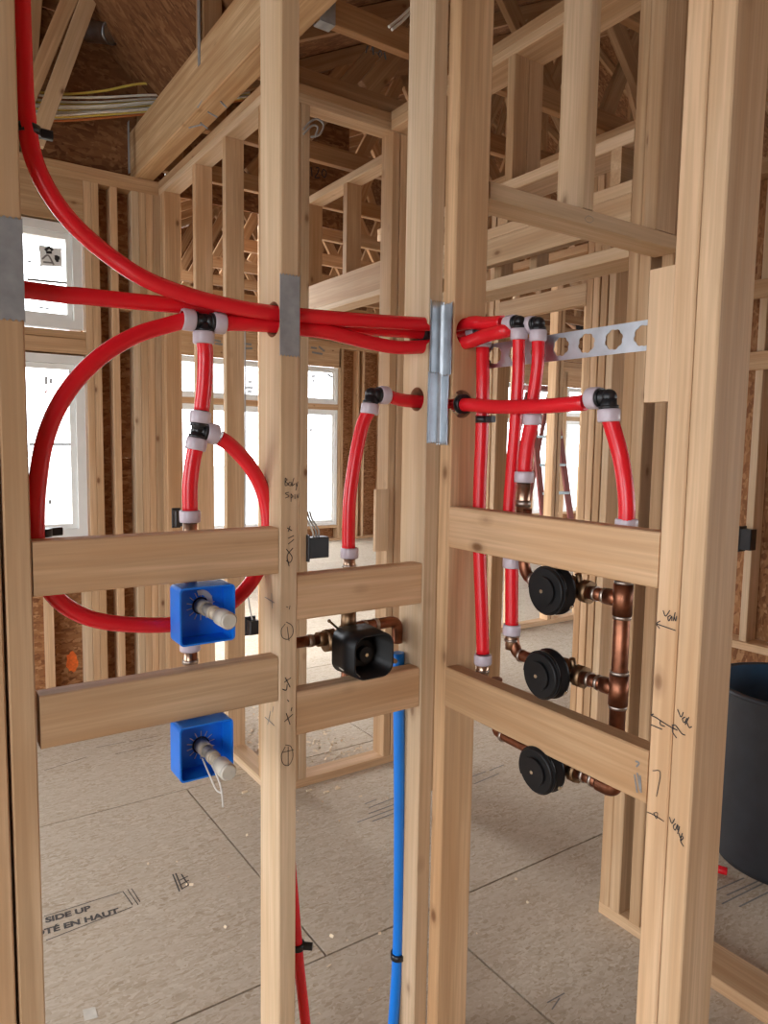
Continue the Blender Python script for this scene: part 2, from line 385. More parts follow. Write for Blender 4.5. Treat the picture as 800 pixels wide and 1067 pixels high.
# ---- wall B: the right shower wall (plane x = 0)
wallB = structure('wall_right', 'near shower stud wall right of the corner, carrying three black-capped valves', (.04, -.3, 0))
st_b0 = board(wallB, 'stud', (0, D4), (-.0435, -.0055), (ZB, ZT), 'pine',
              holes=[(pX(484, 347, .038), (0, 1, 0), .031), (pX(484, 346, .068), (0, 1, 0), .0165), (pX(482, 421, .028), (0, 1, 0), .03)])
st_b1 = board(wallB, 'stud', (0, D4), (-.599, -.561), (ZB, ZT), 'pine')
st_b2 = board(wallB, 'stud', (.0, D4), (-.6385, -.6005), (ZB, ZT), 'pine')
board(wallB, 'bottom_plate', (0, D4), (-.6385, -.0055), (0, T2), 'pine')
board(wallB, 'top_plate', (0, D4), (-.6385, -.0055), (ZT, ZT+T2), 'pine'); board(wallB, 'top_plate', (0, D4), (-.6385, -.0055), (ZT+T2, PLZ), 'pine')
bk5 = board(wallB, 'block', (0, T2), (-.5605, -.0445), (1.281, 1.370), 'pine')
bk6 = board(wallB, 'block', (0, T2), (-.5605, -.0445), (.9265, 1.0155), 'pine_warm')
board(wallB, 'scab_board', (.028, .048), (-.5605, -.497), (1.575, 1.785), 'pine_pale')

# ---- wall C: two-by-six wall behind wall B with a door opening
XC = .848
wallC = structure('wall_back', 'deep stud wall behind the valve wall with a door header', (XC, 0, 0))
plates_y(wallC, -.9, .178, XC, D6, mat='pine')
board(wallC, 'top_plate', (XC, XC+D6), (.178, 1.44), (ZT, ZT+T2), 'pine'); board(wallC, 'top_plate', (XC, XC+D6), (.178, 1.44), (ZT+T2, PLZ), 'pine_warm')
studs_y(wallC, (.1395, .101, .026), XC, ZB, ZT, D6, ('pine', 'pine_warm'))
for y in (.686, 1.02):
    board(wallC, 'cripple_stud', (XC, XC+.068), (y, y+T2), (2.436, ZT), 'pine_warm'); board(wallC, 'cripple_stud', (XC+.069, XC+D6), (y, y+T2), (2.436, ZT), 'pine')
board(wallC, 'sill_board', (XC, XC+D6), (.178, 1.1), (2.398, 2.436), 'pine_pale')
for y in (.70, .22, 1.02): board(wallC, 'cripple_stud', (XC, XC+D6), (y, y+T2), (2.291, 2.398), 'pine')
board(wallC, 'header_board', (XC, XC+D6), (.178, 1.1), (2.253, 2.291), 'pine_pale')
board(wallC, 'header_board', (XC, XC+T2), (.178, 1.1), (2.160, 2.2525), 'pine')
board(wallC, 'header_board', (XC, XC+D6), (.178, 1.1), (2.068, 2.108), 'pine_pale')
for y in (.30, .62, .80, .95): board(wallC, 'cripple_stud', (XC+.07, XC+.07+D4*.7), (y, y+T2), (2.108, 2.253), 'pine_warm')
studs_y(wallC, (1.062,), XC, ZB, ZT, D4)

# ---- wall D further back with another door opening
XD = 1.75
wallD = structure('wall_far_right', 'farther stud wall with a door opening behind the perforated bracket', (XD, 1, 0))
yl, yr = pX(518, 400, XD).y, pX(634, 470, XD).y
board(wallD, 'bottom_plate', (XD, XD+D4), (.6, yr+.16), (0, T2), 'pine'); board(wallD, 'bottom_plate', (XD, XD+D4), (yl, 2.9), (0, T2), 'pine')
board(wallD, 'top_plate', (XD, XD+D4), (.6, 2.9), (ZT, ZT+T2), 'pine'); board(wallD, 'top_plate', (XD, XD+D4), (.6, 2.9), (ZT+T2, PLZ), 'pine')
studs_y(wallD, (yl, yl+.045, yl+.41, yl+.82, yr, yr+.045, yr+.09, yr+.13, yr-.2), XD, ZB, ZT)
board(wallD, 'header_board', (XD, XD+T2), (yr+.17, yl), (2.175, 2.275), 'pine')
board(wallD, 'header_board', (XD, XD+D4), (yr+.17, yl), (2.42, 2.458), 'pine_warm')
for k in range(5): board(wallD, 'cripple_stud', (XD+.04, XD+D4), (yr+.2+k*.15, yr+.2+k*.15+T2), (2.276, 2.42), 'pine_warm')
for k in range(3): board(wallD, 'cripple_stud', (XD, XD+D4), (yr+.25+k*.25, yr+.25+k*.25+T2), (2.458, ZT), 'pine_warm')

# ---- wall P1: partition running away from the camera on the left
X1 = .29
wallP1 = structure('wall_partition_left', 'open stud partition running away to the window wall, under the big beam', (X1+.04, 2.2, 0))
plates_y(wallP1, 1.45, 2.895, X1, mat='pine_pale')
studs_y(wallP1, (2.846, 2.80, 2.318, 1.928, 1.54, 1.452), X1, ZB, ZT, mats=('pine_warm', 'pine'))
# ---- wall P2: short return facing the camera, seen between mid stud and corner
wallP2 = structure('wall_partition_middle', 'short stud partition with a doorway seen through the middle bay', (.6, 1.49, 0))
plates_x(wallP2, X1+D4+.001, .98, 1.45)
studs_x(wallP2, (.381, .42, .866, .909), 1.45, ZB, ZT, mats=('pine', 'pine_pale'))
board(wallP2, 'scab_board', (.79, .862), (1.43, 1.449), (1.02, 1.30), 'pine_pale')
studs_x(wallP2, (.98,), 1.56, ZB, ZT, mats=('pine_pale',))
# ---- wall P3: door wall beyond P2, running away
X3 = .985
wallP3 = structure('wall_partition_far', 'door wall with short cripple studs over a header, beyond the middle bay', (X3+.04, 2.5, 0))
board(wallP3, 'top_plate', (X3, X3+D4), (1.64, 3.12), (2.83, 2.87), 'pine_pale')
for px in (318, 357): y = pX(px, 250, X3).y; board(wallP3, 'cripple_stud', (X3, X3+D4), (y-T2, y), (2.38, 2.83), 'pine_warm')
board(wallP3, 'header_board', (X3, X3+D4), (1.64, 3.04), (2.245, 2.38), 'pine_warm')
board(wallP3, 'sill_board', (X3-.01, X3+D4), (1.64, 3.04), (2.215, 2.244), 'pine_pale')
studs_y(wallP3, (3.042, 3.082), X3, 0, 2.83)

# ---- wall E: open stud partition far behind the valves
wallE = structure('wall_partition_rear', 'low-lit open stud partition across the far floor behind the valves', (4.2, 3.0, 0))
plates_x(wallE, 2.75, 6.6, 2.93)
studs_x(wallE, [2.76, 3.12, 3.55, 3.60, 3.96, 4.36, 4.77, 5.17, 5.58, 5.99, 6.4], 2.93, ZB, ZT, mats=('pine', 'pine_pale'))

# ---- wall G: half wall at the right edge of the picture
wallG = structure('wall_side_right', 'stud wall seen past the right edge of the double stud', (2.64, .6, 0))
for y in (.30, .70, 1.1, 1.5): board(wallG, 'stud', (2.6, 2.6+D4), (y, y+T2), (.52, ZT), 'pine_pale')
board(wallG, 'sill_board', (2.58, 2.72), (-.2, 1.7), (.48, .519), 'pine')
sheet(wallG, 'panel', (2.60, 2.615), (-.2, 1.7), (0, .479), 'osb_wall_shaded')
board(wallG, 'top_plate', (2.6, 2.6+D4), (-.2, 1.7), (ZT, PLZ), 'pine_warm')
sheet(wallG, 'panel', (2.70, 2.712), (-.2, 1.7), (.52, 2.9), 'osb_wall_shaded')
board(wallG, 'cross_board', (2.58, 2.6), (-.2, 1.7), (2.25, 2.34), 'pine_warm')
board(wallG, 'cross_board', (2.58, 2.6), (-.2, 1.7), (1.9, 1.99), 'pine_warm')

# ---- wall W: exterior gable wall with two windows
YW = 2.90
wallW = structure('wall_window', 'exterior stud wall with reddish strand board and stacked white windows', (-.5, YW, 0))
plates_x(wallW, -3.3, .38, YW, mat='pine_warm')
studs_x(wallW, (-.106, -.067, .030, .142, .181, .220, .2595, -1.05, -1.09, -1.5, -1.9, -2.3, -2.7, -3.1), YW, ZB, ZT, mats=('pine', 'pine_pale'))
board(wallW, 'header_board', (-1.05, -.107), (YW, YW+T2), (2.63, ZT), 'pine_warm'); board(wallW, 'header_board', (-1.05, -.107), (YW+.045, YW+D4), (2.63, ZT), 'pine')
board(wallW, 'sill_board', (-1.05, -.107), (YW, YW+D4), (2.035, 2.073), 'pine_warm'); board(wallW, 'header_board', (-1.05, -.107), (YW, YW+D4), (1.955, 2.033), 'pine_warm')
board(wallW, 'sill_board', (-1.05, -.107), (YW, YW+D4), (.93, .968), 'pine')
studs_x(wallW, (-.145, -.34, -.74), YW, ZB, .93, name='cripple_stud')
board(wallW, 'block', (-.028, .029), (YW, YW+D4), (2.225, 2.262), 'pine'); board(wallW, 'block', (.069, .141), (YW, YW+D4), (2.215, 2.252), 'pine')
yo = YW+D4+.001
for i, (x0, x1) in enumerate(((-3.3, -2.1), (-2.1, -1.08))):
    sheet(wallW, 'sheathing_panel', (x0, x1-.003), (yo, yo+.011), (.05, 2.9), 'osb_wall_shaded')
sheet(wallW, 'sheathing_panel', (-1.078, -.10), (yo, yo+.011), (0, .95), 'osb_wall_shaded'); sheet(wallW, 'sheathing_panel', (-1.078, -.10), (yo, yo+.011), (2.60, 2.9), 'osb_wall_shaded')
sheet(wallW, 'sheathing_panel', (-1.078, -.10), (yo, yo+.011), (1.94, 2.07), 'osb_wall_shaded')
sheet(wallW, 'sheathing_panel', (-.098, .40), (yo, yo+.011), (0, 1.4), 'osb_wall_shaded'); sheet(wallW, 'sheathing_panel', (-.098, .40), (yo, yo+.011), (1.403, 2.9), 'osb_wall_shaded')
for i in range(4):     # gable above the plate
    for j in range(3):
        sheet(wallW, 'sheathing_panel', (-3.3+i*1.22, -3.3+(i+1)*1.22-.004), (yo, yo+.011), (2.903+j*.8, 2.903+(j+1)*.8-.004), 'osb_roof_shaded')
# orange paint mark on the sheathing
bm = bmesh.new(); cpt = pY(75, 690, yo-.0005); ring = []
for k in range(18):
    a = k*2*math.pi/18; rr = (.028+.012*random.random()); ring.append(bm.verts.new(cpt+Vector((math.cos(a)*rr*.9, 0, math.sin(a)*rr*1.7))))
bm.faces.new(ring); tag(done(bm, 'paint_mark', 'paint_orange', wallW), 'bright orange spray paint mark')

def window(name, label, x0, x1, z0, z1, y, fr=.045, rail=None, sash=True):
    w = structure(name, label, ((x0+x1)/2, y, z0), 'window')
    def frame(nm, a0, a1, c0, c1, t, ya, yb, par=w):
        bm = bmesh.new()
        for (p, q, r_, s_) in ((a0, a0+t, c0, c1), (a1-t, a1, c0, c1), (a0+t, a1-t, c0, c0+t), (a0+t, a1-t, c1-t, c1)):
            vs = [bm.verts.new((X_, Y_, Z_)) for X_ in (p, q) for Y_ in (ya, yb) for Z_ in (r_, s_)]
            for f in ((0, 1, 3, 2), (4, 6, 7, 5), (0, 4, 5, 1), (2, 3, 7, 6), (0, 2, 6, 4), (1, 5, 7, 3)): bm.faces.new([vs[i] for i in f])
        return done(bm, nm, 'vinyl_white', par)
    frame('window_frame', x0, x1, z0, z1, fr, y+.01, y+.085)
    frame('sash', x0+fr+.001, x1-fr-.001, z0+fr+.001, z1-fr-.001, .028, y+.03, y+.06)
    pane = sheet(w, 'pane', (x0+fr+.03, x1-fr-.03), (y+.043, y+.047), (z0+fr+.03, z1-fr-.03), 'glass')
    return w, pane
w1, pn1 = window('window_1', 'small white-framed transom window with square label, above the tall window', -1.04, -.118, 2.085, 2.62, YW)
w2, pn2 = window('window_2', 'tall white-framed window behind the red loop, below the transom', -1.04, -.118, .972, 1.945, YW)
def marks(par, polys, y, w, mat='ink'): return strokes(par, 'sticker', polys, 'y', y, w, mat)
ys = YW+.040
bm = bmesh.new(); q4 = [pY(a, b_, ys) for a, b_ in ((41, 256), (64, 259), (65, 278), (42, 277))]; bm.faces.new([bm.verts.new(p) for p in q4]); done(bm, 'sticker', 'paper', w1)
marks(w1, [[(41, 256), (64, 259), (65, 278), (42, 277), (41, 256)]], ys-.001, .004, 'ink_grey')
marks(w1, [[(47, 261), (51, 258), (55, 261)], [(48, 263), (54, 263)], [(58, 266), (60, 273)], [(61, 267), (59, 272)], [(57, 270), (62, 269)]], ys-.002, .014)
marks(w1, [[(44, 270), (50, 266), (56, 276)], [(45, 273), (55, 274)], [(27, 263), (33, 263)], [(28, 272), (33, 273)], [(27, 268), (32, 268)]], ys-.002, .008, 'ink_grey')
marks(w1, [[(28, 291), (70, 295)]], ys-.001, .012, 'ink_grey'); marks(w1, [[(40, 320), (52, 322)], [(47, 313), (56, 314)]], ys-.001, .008, 'ink_grey')
marks(w2, [[(48, 392), (48, 401)], [(53, 394), (53, 400)], [(42, 515), (47, 515)], [(41, 523), (43, 523)], [(52, 521), (52, 525)], [(42, 528), (45, 528)]], ys-.001, .012, 'ink_grey')
marks(w2, [[(48, 405), (48, 409), (46, 408)]], ys-.001, .008, 'ink_red')
marks(w2, [[(30, 463), (75, 463)]], ys-.001, .012, 'ink_grey')

# ---- wall F: far exterior wall of the great room
YF = 8.40
wallF = structure('wall_far', 'far exterior wall with tall bright windows and transoms', (5, YF, 0))
board(wallF, 'bottom_plate', (.9, 11.2), (YF, YF+D6), (0, T2), 'pine_warm'); board(wallF, 'top_plate', (.9, 11.2), (YF, YF+D6), (2.95, 3.03), 'pine_warm')
WF = ((2.02, 3.62), (3.86, 4.70), (8.15, 8.85), (9.0, 9.7), (9.85, 10.5))
xs = []
for a, b_ in WF: xs += [a-.10, a-.055, b_+.015, b_+.06]
studs_x(wallF, xs, YF, ZB, 2.95, D6, mats=('pine', 'pine_warm'))
studs_x(wallF, (1.1, 1.5, 5.05, 5.15, 5.5, 5.9, 6.3, 6.7, 7.1, 7.5), YF, ZB, 2.95, D6, mats=('pine', 'pine_warm'))
for a, b_ in WF:
    board(wallF, 'header_board', (a-.055, b_+.055), (YF, YF+T2), (2.66, 2.95), 'pine_warm')
    board(wallF, 'sill_board', (a-.01, b_+.01), (YF, YF+D6), (2.02, 2.10), 'pine_warm')
    board(wallF, 'sill_board', (a-.01, b_+.01), (YF, YF+D6), (.20, .24), 'pine')
    sheet(wallF, 'sheathing_panel', (a-.05, b_+.05), (YF+D6+.001, YF+D6+.012), (.0, .22), 'osb_wall_shaded')
edges = [.9]+[e for a, b_ in WF for e in (a-.012, b_+.012)]+[11.2]
for a, b_ in zip(edges[::2], edges[1::2]): sheet(wallF, 'sheathing_panel', (a, b_), (YF+D6+.001, YF+D6+.012), (0, 3.0), 'osb_wall_shaded')
k = 3
for (a, b_), lab in zip(WF, ('wide', 'narrow', 'third', 'fourth', 'fifth')):
    dsc = {'wide': 'behind the left open partition', 'narrow': 'seen between the middle stud and the corner', 'third': 'leftmost of three behind the valve wall',
           'fourth': 'middle one of three behind the valve wall', 'fifth': 'rightmost of three behind the valve wall'}[lab]
    window('window_%d' % k, 'tall bright far window %s' % dsc, a, b_, .245, 2.015, YF, .05); k += 1
    window('window_%d' % k, 'low far transom pane %s' % dsc, a, b_, 2.105, 2.655, YF, .05); k += 1
strokes(wallF, 'printed_lettering', [[(324, 362), (330, 363)], [(332, 361), (338, 366)], [(325, 367), (336, 369)]], 'y', YF-.001, .03, 'ink_grey')
strokes(wallF, 'printed_lettering', [[(222, 354), (230, 356)], [(224, 358), (232, 359)], [(254, 358), (262, 359)], [(255, 363), (263, 363)]], 'y', YF-.001, .03, 'ink_grey')
strokes(wallF, 'sticker', [[(324, 392), (329, 392)], [(325, 397), (328, 397)], [(341, 390), (346, 393)], [(322, 448), (326, 448)], [(258, 398), (263, 398)], [(256, 404), (264, 404)], [(257, 408), (263, 408)]], 'y', YF+.04, .03, 'ink_grey')
strokes(wallF, 'sticker', [[(592, 335), (602, 337)], [(605, 338), (612, 336)], [(600, 341), (608, 341)]], 'y', YF+.04, .10, 'ink')

# ---- outer walls and roof that close the house
def outer(name, label, axis, v, a0, a1, openings, z1=2.95, mat='osb_wall_shaded'):
    w = structure(name, label, (v, (a0+a1)/2, 0) if axis == 'x' else ((a0+a1)/2, v, 0))
    def sh(p, q, r_, s_):
        if q-p < .02 or s_-r_ < .02: return
        if axis == 'x': sheet(w, 'sheathing_panel', (v, v+.012), (p, q), (r_, s_), mat)
        else: sheet(w, 'sheathing_panel', (p, q), (v, v+.012), (r_, s_), mat)
    e = a0
    for (o0, o1, c0, c1) in openings:
        sh(e, o0, 0, z1); sh(o0, o1, 0, c0); sh(o0, o1, c1, z1); e = o1
    sh(e, a1, 0, z1)
    return w
outer('wall_outer_left', 'outer sheathed wall beyond the left edge with wide unglazed openings', 'x', -3.3, -4.5, 2.99, [(-3.2, -1.3, .1, 2.4), (-.5, 2.0, .1, 2.4)])
outer('wall_outer_back', 'outer sheathed wall behind the photographer with openings added for daylight', 'y', -4.5, -3.3, 11.2, [(4.2, 6.2, .1, 2.3), (7, 9, .3, 2.4)])  # unseen openings, added to light the floor on the right
outer('wall_outer_right', 'outer sheathed wall far to the right with openings added for daylight', 'x', 11.2, -4.5, 8.55, [(-3, -1, .5, 2.3), (1, 3, .5, 2.3), (5, 7.5, .3, 2.5)])  # openings out of view, added to bring more light to the far rooms
outer('wall_outer_inner', 'sheathed return wall of the great room beyond the window wall, with an opening added for light', 'x', 1.1, 5.3, 8.4, [(6.5, 7.9, .3, 2.2)])  # this opening is added to brighten the great room floor
RH = 3.36
roof = structure('roof', 'reddish strand board roof sheathing over the trusses, shade put into its colour', (0, 0, RH), 'roof')
def roof_plane(x0, z0, x1, z1, y0, y1, ny, nx):
    n = Vector((-(z1-z0), 0, x1-x0)).normalized()
    if n.z < 0: n = -n
    for i in range(nx):
        for j in range(ny):
            a = Vector((x0+(x1-x0)*i/nx, 0, z0+(z1-z0)*i/nx)); b2 = Vector((x0+(x1-x0)*(i+1)/nx, 0, z0+(z1-z0)*(i+1)/nx))
            ya, yb = y0+(y1-y0)*j/ny+.003, y0+(y1-y0)*(j+1)/ny-.003
            c = (a+b2)/2+Vector((0, (ya+yb)/2, 0)); x = (b2-a).normalized(); y = Vector((0, 1, 0)); z = x.cross(y)
            q = Matrix((x, y, z)).transposed().to_quaternion()
            link('sheathing_panel', prism((b2-a).length-.004, yb-ya, .012, .001, 'osb_roof_shaded'), 'osb_roof_shaded', roof, c, q)
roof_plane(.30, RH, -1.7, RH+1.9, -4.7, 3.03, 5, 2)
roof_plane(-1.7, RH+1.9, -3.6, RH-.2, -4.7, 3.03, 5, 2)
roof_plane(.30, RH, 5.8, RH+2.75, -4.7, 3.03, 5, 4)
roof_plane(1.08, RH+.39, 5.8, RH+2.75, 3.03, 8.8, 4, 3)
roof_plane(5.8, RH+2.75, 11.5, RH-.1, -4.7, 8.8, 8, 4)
for yv, nm, x_ in ((-4.6, 'gable_end', .3), (8.7, 'gable_end', 1.1)):
    bm = bmesh.new(); ps = [(x_, yv, 2.9), (11.4, yv, 2.9), (11.4, yv, RH-.1), (5.8, yv, RH+2.7), (x_, yv, RH+(x_-.3)*.5)]; bm.faces.new([bm.verts.new(p) for p in ps])
    tag(done(bm, nm, 'osb_roof_shaded', roof), 'gable end sheathing')
bm = bmesh.new(); ps = [(.3, -4.6, 2.9), (-3.55, -4.6, 2.9), (-3.55, -4.6, RH-.2), (-1.7, -4.6, RH+1.85), (.3, -4.6, RH)]; bm.faces.new([bm.verts.new(p) for p in ps]); done(bm, 'gable_end', 'osb_roof_shaded', roof)

for lc, rt_, sx, sy in (((-3.32, -2.25, 1.25), (0, math.pi/2, 0), 2.3, 1.9), ((-3.32, .75, 1.25), (0, math.pi/2, 0), 2.3, 2.5),
                        ((5.2, -4.52, 1.2), (math.pi/2, 0, 0), 2.0, 2.2)):
    portal(lc, tuple(-a for a in rt_) if abs(rt_[1]) > 0 else rt_, sx, sy)

# ================================================================ BEAM, TRUSSES, ROOF SPACE
bx0, bx1 = .162, .266
beam = board(None, 'beam', (bx0, bx1), (-1.6, 2.985), (PLZ+.001, 3.19), 'lvl', .004)
tag(beam, 'deep laminated timber beam slanting up overhead above the left partition', 'beam')
strokes_n = []
def truss(y, x0, label, webs=True, hung=False):
    t = empty('roof_truss', (x0, y, PLZ), label, 'roof truss', 'trusses over the great room')
    zb = PLZ+.002; x1 = 11.1; xm = 5.8
    board(t, 'bottom_chord', (x0, x1), (y, y+T2), (zb, zb+D4), 'truss_pine')
    ztop = lambda x: RH + (x-.3)*.5 - .06 if x < xm else RH + 2.75 - (x-xm)*.5 - .06
    bar(t, 'top_chord', (x0+.02, y+T2/2, ztop(x0+.02)), (xm-.03, y+T2/2, ztop(xm-.03)), T2, D4, (0, 1, 0), 'truss_pine')
    bar(t, 'top_chord', (x1, y+T2/2, ztop(x1)), (xm+.03, y+T2/2, ztop(xm+.03)), T2, D4, (0, 1, 0), 'truss_pine')
    nodes = [x0+.5, x0+1.15, x0+1.9, x0+2.7, x0+3.6, x0+4.6]
    if webs:
        for i, x in enumerate(nodes):
            if i % 2 == 0: a, b2 = x, nodes[i+1] if i+1 < len(nodes) else x
            else: a, b2 = nodes[i+1] if i+1 < len(nodes) else x, x
            bar(t, 'web', (a, y+T2/2, zb+D4), (b2, y+T2/2, ztop(b2)-.04), T2*.95, D4, (0, 1, 0), 'truss_pine')
        bar(t, 'web', (x0+.06, y+T2/2, zb+D4), (x0+.06, y+T2/2, ztop(x0+.06)-.04), T2*.95, D4, (0, 1, 0), 'truss_pine')
    return t
names = {-.2: 'truss over the right wall, nearest the camera', .42: 'truss crossing above the valve wall', 1.03: 'truss hung from the big beam by a metal hanger',
         1.50: 'truss resting right above the middle partition', 2.11: 'truss just past the middle partition', 2.72: 'truss level with the window wall'}
for y, lab in names.items(): truss(y, bx1+.002 if y > -.5 else .3, 'reddish pine roof ' + lab)
ordn = ['first', 'second', 'third', 'fourth', 'fifth', 'sixth', 'seventh', 'eighth']
for i in range(8): truss(3.33+.63*i, 1.1, 'dim far roof truss over the great room, %s beyond the window wall' % ordn[i])
h = empty('joist_hanger', (bx1+.02, 1.05, PLZ-.004), 'grey metal hanger holding a truss against the big beam', 'hanger')
for a, b2, c in ((( bx1+.001, bx1+.06), (1.025, 1.0285), (PLZ-.002, 3.06)), ((bx1+.001, bx1+.06), (1.0695, 1.073), (PLZ-.002, 3.06)), ((bx1+.001, bx1+.06), (1.025, 1.073), (PLZ-.004, PLZ-.001))):
    sheet(h, 'flange', a, b2, c, 'galv_dull')
# braces and posts standing on the window wall in front of the gable
def brace(label, p0, p1, y, w, mat, th=T2):
    a, b2 = pY(*p0, y), pY(*p1, y); o = bar(None, 'gable_brace', a, b2, th, w, (0, 1, 0), mat); tag(o, label, 'brace', 'braces at the gable'); return o
brace('bright pale diagonal brace rising at the top left over the cable bundle', (37, 150), (97, -14), 2.79, .075, 'pine_pale')
brace('dull diagonal brace behind the red pipe at the top left', (27, 108), (77, -12), 2.835, .07, 'pine')
brace('short upright brace at the very top left beside the red pipe', (32, 65), (38, -12), 2.95, .06, 'pine_warm')
brace('upright post between the duct stub and the big beam', (150, 182), (153, 66), 2.955, .085, 'truss_pine')
brace('leaning post above the end of the big beam', (160, 58), (178, -12), 2.955, .06, 'truss_pine')
brace('slanting dark web above the beam near the gable', (184, 88), (218, -12), 2.955, .055, 'truss_pine')
pst = empty('beam_post', (.2, 2.0, 3.191), 'short post standing on the big beam with a metal strap', 'post')
py_ = pX(208, 74, bx0).y
board(pst, 'post', (bx0+.01, bx1-.01), (py_-.02, py_+.07), (3.192, 3.75), 'truss_pine')
sheet(pst, 'strap', (bx0-.002, bx0-.0005), (py_-.012, py_+.018), (3.10, 3.40), 'galv_dull')
strp = sheet(None, 'metal_strap', (.125, .1265), (2.86, 2.89), (2.932, 3.2), 'galv_dull'); tag(strp, 'dark metal strap hanging beside the beam end', 'strap')
nl = empty('bent_nails', (.17, 1.8, 3.0), 'cluster of bent nails poking from the beam underside', 'nails')
for a, b2 in (((206, 112), (212, 103)), ((217, 117), (226, 122)), ((230, 106), (236, 112)), ((197, 133), (210, 130)), ((209, 128), (216, 134))):
    p = pX(*a, bx0-.002); q = pX(*b2, bx0+.004); cyl('nail', p, q, .0035, 'galv_dull', nl, n=8)
# vent duct stub through the gable
dc = empty('vent_duct', pY(103, 44, 2.99), 'round grey metal duct stub poking through the dark gable', 'duct')
p = pY(103, 42, 2.985); bm = bmesh.new(); cyl_bm(bm, p+Vector((-.05, .0, .03)), p+Vector((.03, -.15, -.02)), .052, n=24, caps=False); cyl_bm(bm, p+Vector((-.05, 0, .03)), p+Vector((.03, -.15, -.02)), .048, n=24, caps=False); done(bm, 'duct_body', 'galvanized', dc)
bm = bmesh.new(); cyl_bm(bm, p+Vector((.022, -.135, -.015)), p+Vector((.026, -.142, -.0175)), .055, n=24); 
done(bm, 'collar_ring', 'galvanized', dc)
# cable bundle across the gable
cabs = [('white', -11), ('yellow', -9), ('white', -6), ('yellow', -4), ('white', -1.5), ('white', .5), ('yellow', 2.5), ('white', 5), ('white', 8), ('yellow', 10), ('orange', 14), ('white', 12)]
for i, (c, dv) in enumerate(cabs):
    yy = 2.868+.0135*(i % 4)
    rows_ = [(16, 108+dv*1.1), (60, 112+dv), (105, 111+dv*.8+random.uniform(-1, 1)), (150, 108+dv*.8), (185, 106+dv*.7), (260, 96+dv*.5)]
    if i == 1: rows_ = [(16, 92), (60, 98), (105, 95), (150, 87), (185, 92), (260, 90)]
    o = tube('cable', [pY(a, b2, yy) for a, b2 in rows_], .0062, 'cable_'+c, n=8)
    which = 'lowest in' if c == 'orange' else ('arching above' if i == 1 else 'running in')
    tag(o, '%s electrical cable %s the bundle strung across the gable' % (c, which), 'cable', 'cables in the gable bundle')
for i, pts in enumerate(([(316, 135), (322, 128), (330, 124), (337, 130), (333, 140), (324, 143)], [(316, 140), (325, 131), (331, 133), (328, 143)])):
    o = tube('cable', [pY(a, b2, 1.44) for a, b2 in pts], .004, 'cable_grey', n=8); tag(o, 'loose grey cable %s dangling under the middle partition top plate' % ('loop' if i == 0 else 'tail'), 'cable')
for i, (a, b2) in enumerate((((405, 28), (428, 8)), ((408, 31), (428, 13)))):
    o = tube('cable', [pY(*a, .98), pY((a[0]+b2[0])/2, (a[1]+b2[1])/2+1, .98), pY(*b2, .98), pY(440, b2[1]-8, .98)], .005, 'cable_white', n=8)
    tag(o, '%s pale cable slanting past the truss at the top centre' % ('upper' if i == 0 else 'lower'), 'cable')

# ================================================================ PLUMBING HELPERS
R1 = .0143
def pex(label, pts, r=R1, mat='pex_red', name='red_pipe', cat='pipe', group='red tubing runs'):
    o = tube(name, pts, r, mat, sub=8, n=16); tag(o, label, cat, group); return o
def yA(pts, y=.058): return [pY(a, b2, y) for a, b2 in pts]
def xB(pts, x=.055): return [pX(a, b2, x) for a, b2 in pts]
def collar(par, c, d, r=R1):
    c = Vector(c); d = Vector(d).normalized(); bm = bmesh.new(); L = .011
    prof = [(-L, r*1.02), (-L, r*1.28), (-L*.75, r*1.36), (L*.75, r*1.36), (L, r*1.28), (L, r*1.02)]
    x = d.orthogonal().normalized(); y = d.cross(x); n = 20; rg = []
    for t_, rr in prof: rg.append([bm.verts.new(c+d*t_+(x*math.cos(k*2*math.pi/n)+y*math.sin(k*2*math.pi/n))*rr) for k in range(n)])
    for a, b2 in zip(rg, rg[1:]):
        for k in range(n): bm.faces.new((a[k], a[(k+1) % n], b2[(k+1) % n], b2[k])).smooth = True
    o = done(bm, 'collar', 'collar', par); o['label'] = 'pale translucent crimp collar'; return o
def fitting(name, label, c, dirs, r=R1, cat='pipe fitting', arm=.030):
    c = Vector(c); f = empty(name, c, label, cat, 'black plastic fittings with pale collars'); bm = bmesh.new()
    for d in dirs: d = Vector(d).normalized(); cyl_bm(bm, c-d*.0, c+d*arm, r*.98, n=18); cyl_bm(bm, c+d*(arm-.017), c+d*(arm-.011), r*1.18, n=18)
    ball_bm(bm, c, r*1.02); done(bm, 'body', 'black_plastic', f)
    for d in dirs: d = Vector(d).normalized(); collar(f, c+d*arm, d, r)
    return f
def coupling(label, c, d, r=R1, mat='copper_bright', length=.03):
    c = Vector(c); d = Vector(d).normalized(); f = empty('pipe_coupling', c, label, 'pipe fitting', 'couplings from red tubing to copper'); collar(f, c, d, r)
    cyl('adapter', c+d*.006, c+d*(length+.006), r*.92, mat, f); cyl('adapter_ring', c+d*(length*.55), c+d*(length*.7), r*1.05, 'solder', f)
    return f
def clamp(label, c, axis, out, r=R1):
    c = Vector(c); ax = Vector(axis).normalized(); out = Vector(out).normalized(); f = empty('pipe_clamp', c, label, 'clamp', 'black plastic pipe clamps')
    bm = bmesh.new(); cyl_bm(bm, c-ax*.007, c+ax*.007, r*1.32, n=18); done(bm, 'band', 'black_plastic', f)
    bar(f, 'nail_tab', c+out*(r*1.1), c+out*(r*1.1+.02), .014, .012, ax, 'black_plastic', .002)
    return f
DX, DY, DZ = Vector((1, 0, 0)), Vector((0, 1, 0)), Vector((0, 0, 1))

# ================================================================ LEFT BAY PLUMBING
zc = lambda a, b2: pY(a, b2, .05)
